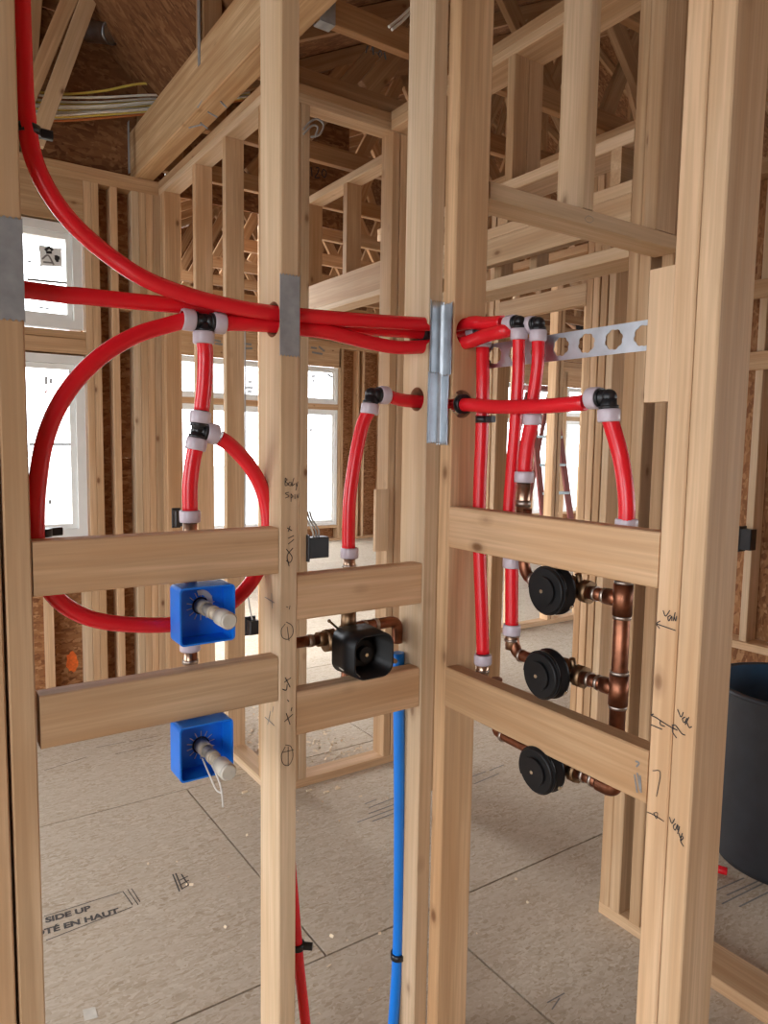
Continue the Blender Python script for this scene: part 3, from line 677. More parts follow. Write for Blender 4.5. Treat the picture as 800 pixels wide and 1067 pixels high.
# run 1: drops from above along the left stud and sweeps right through the middle stud to the corner
e0p = pX(503, 344, .072) + Vector((0, .026, 0)); zA1 = pX(484, 338, .046).z; zA2 = pX(484, 346, .072).z; zA3 = pX(484, 357, .034).z
pex('red pipe sweeping down from the top left through the middle stud', yA([(21, -18), (23, 40), (26, 105), (33, 158), (50, 198), (76, 233), (112, 265)], .045) + yA([(152, 291), (200, 309), (245, 320)], .030)
    + [pY(284, 326, .028), pY(316, 329, .028), pY(380, 334, .022), pY(447, 338, .014), Vector((.02, .024, zA1)), Vector((.04, .012, zA1)), Vector((.046, -.05, zA1))] + xB([(505, 337), (524, 336)], .05))
pex('straight red pipe crossing the left bay below the transom window', [Vector((-1.25, .05, pY(27, 301, .05).z+.01))] + yA([(27, 302), (90, 309), (160, 316), (230, 322)], .065)
    + [pY(284, 328, .064), pY(316, 335, .064), pY(380, 342, .056), pY(445, 347, .046), Vector((.03, .06, zA2)), Vector((.064, .045, zA2)), Vector((.072, .01, zA2)), Vector((.072, -.05, zA2)), e0p])
# tee 1 and its branches
t1 = pY(212, 335, .050); fitting('pipe_tee', 'black tee with three collars hanging under the long red pipes', t1, (-DX, DX, -DZ), arm=.029)
pex('short red pipe from the upper tee sinking to the corner', [t1+DX*.03, pY(250, 337, .05), pY(284, 339, .046), pY(316, 343, .042), pY(345, 347, .036), pY(385, 357, .028), pY(415, 362, .02), pY(447, 361, .016),
     Vector((.02, .026, zA3)), Vector((.032, .02, zA3)), Vector((.034, -.05, zA3))] + xB([(505, 350), (525, 345)], .04) + xB([(536, 342), (546, 338.5)], .068))
pex('big red loop curling from the upper tee behind the blocks to the lower tee', [t1-DX*.03] + yA([(178, 338), (145, 348), (112, 366), (82, 393), (60, 425), (46, 462), (39, 505), (37, 545), (40, 585), (52, 615), (72, 634), (100, 646), (140, 651), (185, 650), (222, 640), (250, 620), (268, 596), (278, 565), (279, 535), (272, 507), (258, 483), (240, 464), (228, 456)], .058))
t2 = pY(207, 449, .055); fitting('pipe_tee', 'black tee halfway down the left bay where the loop ends', t2, ((.12, 0, 1), (-.2, 0, -1), (1, 0, -.18)), arm=.025)
pex('short red riser between the two tees of the left bay', [t1-DZ*.03] + yA([(214, 370), (213, 400), (210, 428)], .055))
pex('red drop from the lower tee to the copper stub above the blue boxes', [t2+Vector((-.2, 0, -1)).normalized()*.026] + yA([(201, 480), (198, 505), (198, 532)], .058))
coupling('pale collar and copper adapter behind the upper left block', pY(198, 538, .058), -DZ, length=.06)
# vertical copper feeding the two boxes
cpx = pY(198, 560, .058)
pex('copper riser behind the blue boxes', [cpx, Vector((cpx.x, .058, .93))], .0115, 'copper', 'copper_pipe', 'pipe', 'copper tubing runs')
coupling('collar and copper adapter between the blue boxes', pY(198, 672, .060), -DZ, length=.05)
def blue_box(label, tl, bl, tr, stub, ring_open):
    yb0, yb1 = -.022, .030; a = pY(*tl, yb0); b2 = pY(*bl, yb0); c = pY(*tr, yb0); x0, x1, z0, z1 = a.x, c.x, b2.z, a.z
    z1 = min(z1, c.z)
    o = empty('outlet_box', ((x0+x1)/2, .0, z0), label, 'outlet box', 'blue plastic outlet boxes'); th = .003
    bm = bmesh.new()
    def rr(xa, xb, za, zb, rad, y):
        pts = []
        for cx_, cz_, a0 in ((xb-rad, zb-rad, 0), (xa+rad, zb-rad, 90), (xa+rad, za+rad, 180), (xb-rad, za+rad, 270)):
            for k in range(5): an = math.radians(a0+k*22.5); pts.append(Vector((cx_+rad*math.cos(an), y, cz_+rad*math.sin(an))))
        return [bm.verts.new(p) for p in pts]
    L = [rr(x0, x1, z0, z1, .008, yb1), rr(x0, x1, z0, z1, .008, yb0), rr(x0+th, x1-th, z0+th, z1-th, .006, yb0), rr(x0+th, x1-th, z0+th, z1-th, .006, yb1-th)]
    bm.faces.new(L[0]); bm.faces.new(L[3])
    for p, q in zip(L, L[1:]):
        for k in range(20): bm.faces.new((p[k], p[(k+1) % 20], q[(k+1) % 20], q[k]))
    done(bm, 'box_shell', 'box_blue', o)
    s0 = pY(*stub, yb1-th); 
    bm = bmesh.new(); cyl_bm(bm, s0+Vector((0, .02, 0)), s0+Vector((0, -.115, 0)), .0105, n=18); cyl_bm(bm, s0+Vector((0, -.0, 0)), s0+Vector((0, -.03, 0)), .0135, n=18); cyl_bm(bm, s0+Vector((0, -.055, 0)), s0+Vector((0, -.07, 0)), .0125, n=18)
    st = done(bm, 'stub_pipe', 'chalky_pipe', o); bm = bmesh.new(); cyl_bm(bm, s0+Vector((0, -.1, 0)), s0+Vector((0, -.135, 0)), .0152, n=20); cyl_bm(bm, s0+Vector((0, -.135, 0)), s0+Vector((0, -.139, 0)), .0152, .012, n=20)
    cp = done(bm, 'end_cap', 'cap_white', o); cp['label'] = 'pale screw cap on the stub'
    bm = bmesh.new()
    for k in range(14):
        an = k*2*math.pi/14+.2; d = Vector((math.cos(an), 0, math.sin(an))); ribbon_bm(bm, [s0+d*.017+Vector((0, -.0005, 0)), s0+d*.027+Vector((0, -.0005, 0))], .0016, (0, -1, 0))
    sl = done(bm, 'slit', 'cap_white', o); sl['label'] = 'ring of pale slits around the stub'
    bm = bmesh.new()
    ring = [bm.verts.new(s0+Vector((math.cos(k*math.pi/10)*.0165, -.0008, math.sin(k*math.pi/10)*.0165))) for k in range(20)]; bm.faces.new(ring)
    done(bm, 'knockout_hole', 'ink', o)
    if ring_open:
        bm = bmesh.new(); n = 12; R = []
        for k in range(n+1): an = -.2+k*(2.1/n); R.append((bm.verts.new(s0+Vector((math.cos(an)*.013, -.0012, math.sin(an)*.016+.004))), bm.verts.new(s0+Vector((math.cos(an)*.023, -.0012, math.sin(an)*.026+.004)))))
        for p, q in zip(R, R[1:]): bm.faces.new((p[0], p[1], q[1], q[0]))
        done(bm, 'plaster_ring', 'cap_white', o)
    else:
        for k, pts in enumerate(([(0, 0, 0), (.006, -.03, -.02), (.012, -.05, -.05), (.014, -.055, -.085)], [(-.004, 0, -.01), (-.002, -.03, -.03), (.006, -.04, -.055), (.012, -.05, -.06)])):
            tube('tape_strand', [s0+Vector((.0, -.02, -.008))+Vector(p) for p in pts], .0018, 'tape_clear', o, n=6)
    return o
blue_box('blue plastic box with a capped stub, hung under the upper block', (187, 614), (187, 675), (245, 607), (209, 631), True)
blue_box('blue plastic box with a capped stub and torn tape, hung under the lower block', (187, 756), (188, 817), (243, 748), (209, 776), False)
clamp('black clamp at the bottom of the big loop beside the tall window', pY(43, 555, .07), DZ, DX+DY*.3, R1*.9)
clamp('black clamp on the left stud near the cable bundle', pY(29, 136, .05), DZ, DX, R1)

# ================================================================ MIDDLE BAY PLUMBING
e1 = pY(387, 411, .05); fitting('pipe_elbow', 'black elbow turning the lower red pipe down in the middle bay', e1, (DX, (-.12, 0, -1)), arm=.031)
zL = pY(434, 417, .05).z
zB3 = pX(484, 422, .04).z
pex('short red pipe from the middle elbow into the corner stud', [e1+DX*.032, pY(420, 417, .05), pY(440, 419, .05), Vector((.02, .045, zB3)), Vector((.034, .02, zB3)), Vector((.034, -.05, zB3))] + xB([(520, 424), (570, 423), (610, 419.5)], .036))
pex('red drop from the middle elbow to the mixing valve', [e1+Vector((-.12, 0, -1)).normalized()*.032] + yA([(377, 445), (369, 485), (364, 525), (363, 574)], .056))
coupling('collar and copper adapter feeding the mixing valve from above', pY(364, 576, .056), -DZ, length=.045)
vz = 1.085
mv = empty('mixing_valve', pY(378, 690, .03), 'mixing valve in the middle bay behind a black rounded square guard', 'valve')
cx0 = pY(385, 665, .05)
xf0, xf1 = pY(369, 680, -.048).x, pY(410, 680, -.048).x; zf1, zf0 = pY(390, 661, -.048).z, pY(390, 707, -.048).z
bm = bmesh.new()
def rr2(xa, xb, za, zb, rad, y):
    pts = []
    for cx_, cz_, a0 in ((xb-rad, zb-rad, 0), (xa+rad, zb-rad, 90), (xa+rad, za+rad, 180), (xb-rad, za+rad, 270)):
        for k in range(7): an = math.radians(a0+k*15); pts.append(Vector((cx_+rad*math.cos(an), y, cz_+rad*math.sin(an))))
    return [bm.verts.new(p) for p in pts]
L = [rr2(xf0-.004, xf1+.004, zf0-.002, zf1+.002, .026, .034), rr2(xf0, xf1, zf0, zf1, .027, -.048), rr2(xf0+.004, xf1-.004, zf0+.004, zf1-.004, .024, -.048), rr2(xf0+.004, xf1-.004, zf0+.004, zf1-.004, .024, .026)]
bm.faces.new(L[0]); bm.faces.new(L[3])
for p, q in zip(L, L[1:]):
    for k in range(28): bm.faces.new((p[k], p[(k+1) % 28], q[(k+1) % 28], q[k])).smooth = True
gd = done(bm, 'plaster_guard', 'guard_black', mv)
gc = Vector(((xf0+xf1)/2, 0, (zf0+zf1)/2))
cyl('guard_disc', gc+Vector((0, .027, -.004)), gc+Vector((0, -.006, -.004)), .028, 'guard_black', gd, n=28); cyl('guard_hub', gc+Vector((0, .0, -.004)), gc+Vector((0, -.018, -.004)), .016, 'guard_black', gd, n=20)
cyl('screw', gc+Vector((0, -.012, -.004)), gc+Vector((0, -.021, -.004)), .004, 'screw', gd, n=12)
for dx, dz in ((-.046, .02), (-.046, -.022)): cyl('screw', gc+Vector((dx-.002, .012, dz)), gc+Vector((dx+.004, .012, dz)), .0035, 'screw', gd, n=10)
vx, vy, vzz = gc.x, .060, gc.z+.012
bm = bmesh.new(); cyl_bm(bm, (vx-.055, vy, vzz), (vx+.055, vy, vzz), .021, n=20); ball_bm(bm, (vx, vy, vzz), .032); cyl_bm(bm, (vx, vy, vzz-.02), (vx, vy, vzz-.055), .018, n=18); cyl_bm(bm, (vx, vy, vzz), (vx, .036, vzz), .03, n=20)
done(bm, 'valve_body', 'bronze', mv)
tp = pY(363, 643, .06); bm = bmesh.new(); cyl_bm(bm, (tp.x, .06, tp.z-.03), (tp.x, .06, tp.z+.016), .017, n=8); cyl_bm(bm, (tp.x, .06, tp.z+.004), (tp.x, .06, tp.z+.018), .0155, n=18); done(bm, 'top_union', 'bronze', mv)
bm = bmesh.new(); lf = pY(349, 657, .055); cyl_bm(bm, (lf.x, .06, vzz+.008), (lf.x-.022, .06, vzz+.008), .019, n=8); cyl_bm(bm, (lf.x-.022, .06, vzz+.008), (lf.x-.04, .06, vzz+.008), .0155, n=18); ball_bm(bm, pY(343, 647, .045), .004)
done(bm, 'side_union', 'bronze', mv)
cyl('lever', pY(343, 647, .045), pY(352, 655, .045), .0025, 'bronze', mv, n=8)
cyl('inlet_pipe', (lf.x-.035, .06, vzz+.008), (-.343, .06, vzz+.008), .0115, 'copper', mv, n=16); cyl('inlet_ring', (lf.x-.052, .06, vzz+.008), (lf.x-.064, .06, vzz+.008), .0135, 'solder', mv, n=16)
zo = pY(395, 650, .065).z; xr = pY(414, 650, .065).x
tube('outlet_pipe', [Vector((tp.x, .065, zo)), Vector((xr-.045, .065, zo)), Vector((xr-.016, .065, zo)), Vector((xr-.004, .065, zo-.006)), Vector((xr, .065, zo-.02)), Vector((xr, .065, zo-.05))], .0125, 'copper', mv, sub=6)
for xx in (tp.x+.04, tp.x+.07): cyl('solder_ring', (xx, .065, zo), (xx+.008, .065, zo), .0142, 'solder', mv, n=16)
tube('white_tape', [pY(352, 692, .02), pY(357, 697, .0), pY(366, 700, -.02), pY(374, 706, -.04)], .0035, 'cap_white', mv, n=8)
cyl('lower_outlet', (vx+.0, vy, vzz-.05), (vx, vy, .93), .0115, 'copper', mv, n=16)
cyl('test_plug', (vx-.02, .055, .905), (vx-.02, .055, .935), .013, 'copper', mv, n=16)
bp = pex('blue pipe running down beside the corner stud to the floor', [pY(415, 680, .06), pY(415.5, 745, .06), pY(416, 850, .06), pY(415.5, 950, .06), pY(413.5, 1010, .06), pY(409, 1075, .06), pY(406, 1105, .06)], R1*.92, 'pex_blue', 'blue_pipe', 'pipe', 'blue tubing')
dw = cyl('wooden_dowel', pY(402, 686, .03), pY(412, 689, .048), .0055, 'dowel', n=12); tag(dw, 'small pale wooden dowel stuck beside the blue pipe top', 'dowel')
clamp('black clamp holding the blue pipe near the floor', pY(414.5, 995, .06), DZ, DX, R1*.95)
pex('red pipe curving up from the floor beside the middle stud', yA([(297, 800), (301, 880), (306, 940), (311, 1000), (317.5, 1060), (323, 1110)], .062), R1*.8)
clamp('black clamp on the low red pipe by the middle stud', pY(310, 985, .062), DZ, DX*.6-DY*.5, R1*.8)
clamp('black clamp where the red pipes enter the corner stud', pY(441, 347, .047), DX, -DZ, R1*1.0)

# ================================================================ RIGHT BAY PLUMBING (wall B)
e2 = pX(541, 335.5, .05); fitting('pipe_elbow', 'black elbow topping the middle red riser on the valve wall', e2, (DY, -DZ), arm=.024, r=.0125)
e3 = pX(561, 337, .066); fitting('pipe_elbow', 'black elbow topping the red riser right of the twin elbows', e3, (DY, -DZ), arm=.024, r=.0125)
e0 = pX(503, 344, .072); fitting('pipe_elbow', 'black elbow tucked behind red pipes right beside the corner stud', e0, (DY*.9, -DZ), arm=.026)
e4 = pX(634, 414, .036); fitting('pipe_elbow', 'large black elbow at the end of the long horizontal red pipe', e4, (DY, (.03, -.05, -1)), arm=.031)
pex('red riser next to the corner stud of the valve wall', [e0-DZ*.027] + xB([(503, 400), (502, 450), (500, 500), (499, 545), (500, 590), (502, 640), (503, 681)], .066))
coupling('collar and adapter low beside the corner stud of the valve wall', pX(503, 687, .064), -DZ, length=.04)
pex('red riser dropping from the middle elbow of the valve wall', [e2-DZ*.025] + xB([(540, 390), (537, 440), (533, 490), (530, 535), (531, 575)], .056), .0125)
pex('short red pipe just below the upper valve-wall block', xB([(533, 586), (533, 620), (533, 652)], .056), .0135)
coupling('collar under the upper valve-wall block beside the first valve', pX(533, 586, .056), DZ, .0135, 'copper', .02)
coupling('collar above the curved copper feeding the second valve', pX(533, 656, .056), -DZ, .0135, length=.035)
pex('red riser dropping behind the long horizontal red pipe', [e3-DZ*.025] + xB([(560.5, 375), (557, 405), (553, 430)], .064), .0125)
pex('stubby red pipe below the long horizontal red pipe', xB([(554, 440), (549, 465), (546.5, 492)], .058), .0145)
cc = coupling('collar with dark top just under the long horizontal red pipe', pX(554.5, 437, .06), (0, -.02, 1), .0138, 'black_plastic', .012)
coupling('collar and shiny copper stub above the first valve', pX(546, 497, .058), -DZ, .0145, length=.085)
pex('red drop curving down from the large elbow to the copper main', [e4+Vector((.03, -.05, -1)).normalized()*.032] + xB([(645, 470), (650.5, 500), (653, 528), (652.5, 545)], .05), R1)
coupling('collar where the red drop meets the copper main', pX(652.5, 547, .054), -DZ, length=.03)
clamp('black clamp on the riser beside the corner stud of the valve wall', pX(503, 437, .06), DZ, -DY, R1*.85)
clamp('black collar clamp where the long red pipe leaves the corner stud', pX(482, 421, .036), DY, DX, R1*1.1)

mainx, mainy = .060, pX(648, 640, .060).y
zv = (pX(645, 624, .06).z, pX(640, 717, .06).z, pX(640, 823, .06).z)
cm = empty('copper_main', (mainx, mainy, zv[2]), 'upright copper main pipe with two tees behind the valve-wall blocks', 'pipe', 'copper tubing runs')
cyl('riser', (mainx, mainy, zv[2]+.02), (mainx, mainy, pX(652, 560, .06).z), .0143, 'copper', cm)
for z in zv[:2]:
    bm = bmesh.new(); cyl_bm(bm, (mainx, mainy, z-.028), (mainx, mainy, z+.028), .0172, n=20); cyl_bm(bm, (mainx, mainy, z), (mainx, mainy+.034, z), .0148, n=18); tt = done(bm, 'tee', 'copper', cm)
    for dz in (-.031, .031): cyl('solder_ring', (mainx, mainy, z+dz-.003), (mainx, mainy, z+dz+.003), .0163, 'solder', cm)
def elbow_pts(p, a, b2, r=.022): p = Vector(p); a = Vector(a); b2 = Vector(b2); return [p+a*r*1.0, p+a*r*.45+b2*.002, p+a*r*.12+b2*r*.12, p+b2*r*.45+a*.002, p+b2*r]
tube('lower_elbow', [Vector((mainx, mainy, zv[2]+.03)), Vector((mainx, mainy, zv[2]+.012)), Vector((mainx, mainy+.004, zv[2]+.003)), Vector((mainx, mainy+.016, zv[2])), Vector((mainx, mainy+.034, zv[2]))], .0155, 'copper', cm, sub=6)
vy_ = (pX(567, 617, -.005).y, pX(561, 716, -.005).y, pX(556, 815, -.005).y)
inl = (pX(546, 560, .057).y, pX(533, 690, .057).y, pX(503, 720, .062).y-.045)
def shower_valve(label, y, z, yin, ztop, k):
    v = empty('shower_valve', (.03, y, z), label, 'valve', 'black-capped shower valves'); c = Vector((mainx, y, z))
    bm = bmesh.new(); cyl_bm(bm, c-DY*.036, c+DY*.036, .0165, n=18); ball_bm(bm, c, .025); cyl_bm(bm, c, (.03, y, z), .021, n=20); cyl_bm(bm, c-DY*.036, c-DY*.053, .0215, n=8); cyl_bm(bm, c+DY*.036, c+DY*.05, .0205, n=8)
    cyl_bm(bm, c-DY*.03, c-DY*.03+Vector((-.01, 0, .032)), .006, n=8)
    done(bm, 'valve_body', 'bronze', v)
    cyl('branch_pipe', (mainx, y-.05, z), (mainx, mainy+.03, z), .0122, 'copper', v)
    for yy in (y-.062, y-.082): cyl('solder_ring', (mainx, yy, z), (mainx, yy-.006, z), .0142, 'solder', v)
    tube('inlet_pipe', [Vector((mainx, yin, ztop)), Vector((mainx, yin, z+.05)), Vector((mainx, yin, z+.028)), Vector((mainx, yin-.006, z+.012)), Vector((mainx, yin-.02, z+.002)), Vector((mainx, min(yin-.035, y+.06), z)), Vector((mainx, y+.045, z))], .0118, 'copper', v, sub=6)
    for t_, nm in (((mainx, yin, z+.038), DZ), ((mainx, (yin-.024), z), DY)): cyl('solder_ring', Vector(t_)-nm*.003, Vector(t_)+nm*.003, .0136, 'solder', v)
    tilt = [Vector((-1, .02, .0)), Vector((-1, .03, .0)), Vector((-1, .0, -.05))][k].normalized(); b0 = Vector((.034, y, z))
    bm = bmesh.new(); R = .0445; n = 40; x = tilt.orthogonal().normalized(); up_ = Vector((0, 0, 1)); x = (up_-tilt*up_.dot(tilt)).normalized(); yv = tilt.cross(x)
    notch = (lambda a: .72 if 35 < a < 95 else 1.0) if k != 2 else (lambda a: .8 if 60 < a < 110 else 1.0)
    prof = [(0, .9), (.006, 1.06), (.012, 1.06), (.014, 1.0), (.036, .97), (.039, .92)]; rg = []
    for t_, f in prof:
        rg.append([bm.verts.new(b0+tilt*t_+(x*math.cos(q*2*math.pi/n)+yv*math.sin(q*2*math.pi/n))*R*f*(notch((q*360/n+300) % 360) if t_ > .02 else 1)) for q in range(n)])
    for p, q in zip(rg, rg[1:]):
        for i in range(n): bm.faces.new((p[i], p[(i+1) % n], q[(i+1) % n], q[i])).smooth = True
    bm.faces.new(rg[0][::-1]); bm.faces.new(rg[-1])
    g_ = done(bm, 'plaster_guard', 'guard_black', v)
    fc = b0+tilt*.039; cyl('guard_disc', fc-tilt*.002, fc+tilt*.006, .027, 'guard_black', g_, n=32); cyl('guard_rim', fc-tilt*.012, fc-tilt*.006, R*1.03, 'guard_black', g_, n=36)
    cyl('screw', fc+tilt*.005, fc+tilt*.0085, .0036, 'screw', g_, n=12); cyl('screw', b0+tilt*.004+Vector((0, -.036, -.024)), b0+tilt*.012+Vector((0, -.038, -.026)), .0042, 'screw', g_, n=12)
    return v
zi = (pX(546, 530, .058).z, pX(533, 668, .056).z, pX(503, 700, .064).z)
shower_valve('round black-capped valve just under the upper valve-wall block', vy_[0], zv[0], inl[0], zi[0], 0)
shower_valve('round black-capped valve resting above the lower valve-wall block', vy_[1], zv[1], inl[1], zi[1], 1)
shower_valve('round black-capped valve hanging under the lower valve-wall block', vy_[2], zv[2], inl[2], zi[2], 2)

# ================================================================ METAL PLATES
def nail_plate(label, face, v, a0, a1, z0, z1, mat='galv_dull', bend=.0, group='galvanized nail plates'):
    """toothed steel plate on a stud edge; face 'y' (plane y=v) or 'x' (plane x=v)"""
    bm = bmesh.new(); n = 12; dep = (0, -bend*.2, -bend) if bend else (0, 0, 0)
    cols_ = [a0+(a1-a0)*k/n for k in range(n+1)]
    def P(a, off, z): return Vector((a, v-off, z)) if face == 'y' else Vector((v-off, a, z))
    top = []; bot = []; topb = []; botb = []
    for k, a in enumerate(cols_):
        u = k/n; off = .0022 + bend*(max(0, (.25-u)/.25)**1.5 + max(0, (u-.75)/.25)**1.5 if bend else 0); tz = .004*(k % 2)
        top.append(bm.verts.new(P(a, off, z1-tz))); bot.append(bm.verts.new(P(a, off, z0+tz))); topb.append(bm.verts.new(P(a, off-.0018, z1-tz))); botb.append(bm.verts.new(P(a, off-.0018, z0+tz)))
    for k in range(n):
        bm.faces.new((bot[k], bot[k+1], top[k+1], top[k])); bm.faces.new((botb[k], topb[k], topb[k+1], botb[k+1])); bm.faces.new((top[k], top[k+1], topb[k+1], topb[k])); bm.faces.new((bot[k], botb[k], botb[k+1], bot[k+1]))
    for k in (0, n): bm.faces.new((bot[k], top[k], topb[k], botb[k]))
    o = done(bm, 'nail_plate', mat); tag(o, label, 'nail plate', group); return o
zz = lambda px, py: pY(px, py, YA).z
nail_plate('dull grey nail plate on the left stud by the transom window', 'y', YA, -.860, -.811, zz(14, 335), zz(14, 226))
nail_plate('dull grey nail plate on the middle stud over the red pipes', 'y', YA, -.3835, -.3425, zz(303, 372), zz(303, 286))
nail_plate('upper left nail plate of the corner four', 'y', YA-.001, -.037, .001, zz(452, 389), zz(452, 313), 'galvanized', .006)
nail_plate('lower left nail plate of the corner four', 'y', YA-.004, -.042, -.003, zz(450, 462), zz(450, 388), 'galvanized', .006)
zx = lambda px, py: pX(px, py, 0).z
nail_plate('upper right nail plate of the corner four', 'x', -.001, -.045, -.009, zx(468, 391), zx(468, 316), 'galvanized', .004)
nail_plate('lower right nail plate of the corner four', 'x', -.003, -.041, -.006, zx(465, 464), zx(465, 391), 'galvanized', .004)

# perforated bracket behind wall B
def perforated(label, x, y0, y1, z0, z1):
    bm = bmesh.new(); n = 24; cell = .0605; m = int((y1-y0)/cell); cell = (y1-y0)/m; zc_ = (z0+z1)/2
    for k in range(m):
        a, b2 = y0+k*cell, y0+(k+1)*cell; cy_ = (a+b2)/2; hw = cell/2; hh = (z1-z0)/2; sq = []; ci = []
        for q in range(n):
            an = (q+.5)*2*math.pi/n; cx_, sz_ = math.cos(an), math.sin(an); s = min(hw/abs(cx_), hh/abs(sz_)); rad = .0195 if q % 3 else .0175
            sq.append(Vector((x, cy_+cx_*s, zc_+sz_*s))); ci.append(Vector((x, cy_+cx_*rad*1.02, zc_+sz_*rad*.95)))
        cor = {}
        S_ = [bm.verts.new(p) for p in sq]; C_ = [bm.verts.new(p) for p in ci]
        for q in range(n): bm.faces.new((S_[q], S_[(q+1) % n], C_[(q+1) % n], C_[q]))
        for ya_, za_ in ((a, z0), (a, z1), (b2, z0), (b2, z1)):
            near = sorted(S_, key=lambda vv: (vv.co-Vector((x, ya_, za_))).length)[:2]; bm.faces.new((near[0], near[1], bm.verts.new((x, ya_, za_))))
    gm_ = bmesh.ops.extrude_face_region(bm, geom=bm.faces[:]); vs = [e for e in gm_['geom'] if isinstance(e, bmesh.types.BMVert)]; bmesh.ops.translate(bm, verts=vs, vec=(.0014, 0, 0))
    o = done(bm, 'perforated_bracket', 'galvanized'); tag(o, label, 'bracket'); return o
perforated('galvanized bracket strip with big round holes behind the red risers', .0905, -.60, -.044, 1.668, 1.720)

# ================================================================ ELECTRICAL BOXES
def ebox(label, c, sx, sy, sz, out, cables=0, cup=DZ):
    c = Vector(c); o = empty('electrical_box', c-Vector((0, 0, sz/2)), label, 'electrical box', 'black electrical boxes')
    board(o, 'box_body', (c.x-sx/2, c.x+sx/2), (c.y-sy/2, c.y+sy/2), (c.z-sz/2, c.z+sz/2), 'black_plastic', .004)
    f0 = Vector(out)
    fx = c+Vector((f0.x*sx/2, f0.y*sy/2, f0.z*sz/2)); 
    board(o, 'flange', (fx.x-.004 if f0.x else c.x-sx/2-.004, fx.x+.004 if f0.x else c.x+sx/2+.004), (fx.y-.004 if f0.y else c.y-sy/2-.004, fx.y+.004 if f0.y else c.y+sy/2+.004), (c.z-sz/2-.012, c.z+sz/2+.012), 'black_plastic', .002)
    for k in range(cables):
        d = .012*k-.01; tube('box_cable', [c+Vector((d, 0, sz/2)), c+Vector((d*1.3-.006, .0, sz/2+.03)), c+Vector((d-.03, .005, sz/2+.075)), c+Vector((d-.045, .0, sz/2+.11))], .004, 'cable_grey' if k else 'cable_white', o, n=8)
    return o
pb = pY(329, 570, 1.46); ebox('black electrical box with grey cables beside the middle stud', pb, .098, .055, .09, (-1, 0, 0), 3)
pb = pX(263, 653, .36); ebox('small black electrical box hanging on thin cable left of the middle stud', pb, .045, .05, .065, (0, 1, 0), 0)
o = tube('cable', [pb+Vector((0, 0, .03)), pb+Vector((-.01, .02, .12)), pb+Vector((-.015, .05, .3)), pb+Vector((0, .08, .7)), pb+Vector((.01, .1, 1.4))], .0035, 'cable_grey', n=8); tag(o, 'thin dark cable hanging down to the small black box', 'cable')
pb = pX(185, 540, .285); ebox('black electrical box on the partition stud behind the upper tee drop', pb, .04, .05, .085, (0, 1, 0), 0)
pb = pX(779, 562, 2.56); ebox('black electrical box at the right edge past the double stud', pb, .055, .06, .105, (0, 1, 0), 0)

# ================================================================ TRASH CAN
tc = Vector((1.69, 0.01, 0)); can = empty('trash_can', tc, 'dark grey round trash can with bluish inside behind the double stud', 'trash can')
def lathe(name, prof, c, mat, par, n=48):
    bm = bmesh.new(); rg = [[bm.verts.new(c+Vector((r*math.cos(k*2*math.pi/n), r*math.sin(k*2*math.pi/n), z))) for k in range(n)] for r, z in prof]
    for a, b2 in zip(rg, rg[1:]):
        for k in range(n): bm.faces.new((a[k], a[(k+1) % n], b2[(k+1) % n], b2[k])).smooth = True
    bm.faces.new(rg[0][::-1]); bm.faces.new(rg[-1]); return done(bm, name, mat, par)
HC = .665
lathe('can_body', [(.235, .001), (.243, .02), (.262, HC*.8), (.266, HC*.9), (.27, HC-.02), (.268, HC-.012), (.262, HC-.012), (.245, .3), (.236, .02)], tc, 'can_grey', can)
lathe('can_liner', [(.235, .03), (.25, .35), (.2605, HC-.013), (.2575, HC-.013), (.247, .35), (.2, .05)], tc, 'can_blue', can)
bm = bmesh.new(); n = 48
for r_, z_ in ((.277, HC-.018),):
    pts = [tc+Vector((r_*math.cos(k*2*math.pi/n), r_*math.sin(k*2*math.pi/n), z_)) for k in range(n)]+[tc+Vector((r_, 0, z_))]; tube_bm(bm, pts, .009, 10, False)
done(bm, 'rim', 'can_grey', can)
for s_ in (-1, 1):
    hc = tc+Vector((-.19*1.0, -.20*s_ if s_ > 0 else .2, HC-.07)); tube('handle', [hc+Vector((-.01, .05, 0)), hc+Vector((-.045, .03, .0)), hc+Vector((-.045, -.03, 0)), hc+Vector((-.01, -.05, 0))], .008, 'can_grey', can, n=8)
sc_ = tube('red_scrap', [pZ(742, 903, .02), pZ(750, 906, .02), pZ(757, 908, .018)], .014, 'pex_red', n=12); tag(sc_, 'short red pipe scrap on the floor at the foot of the trash can', 'pipe scrap')

# ================================================================ LADDER
la = pY(592, 640, 3.35); la.z = 0; lad = empty('step_ladder', la, 'step ladder with pale rungs and dark red rails before the far windows', 'ladder')
for s_ in (-1, 1):
    bar(lad, 'rail', la+Vector((s_*.21-.02, -.0, .003)), la+Vector((s_*.16-.02, .42, 2.05)), .07, .025, (1, 0, 0), 'ladder_red'); bar(lad, 'rear_rail', la+Vector((s_*.21-.02, .95, .003)), la+Vector((s_*.15-.02, .47, 2.03)), .05, .02, (1, 0, 0), 'ladder_red')
for k in range(7):
    f = .25+.27*k; yy = .42*f/2.05; w_ = .2-.045*f/2.05; bar(lad, 'rung', la+Vector((-w_-.02, yy, f)), la+Vector((w_-.02, yy, f)), .08, .025, (0, 1, 0), 'ladder_metal')
board(lad, 'cap', (la.x-.2, la.x+.17), (la.y+.36, la.y+.54), (2.05, 2.09), 'ladder_red')

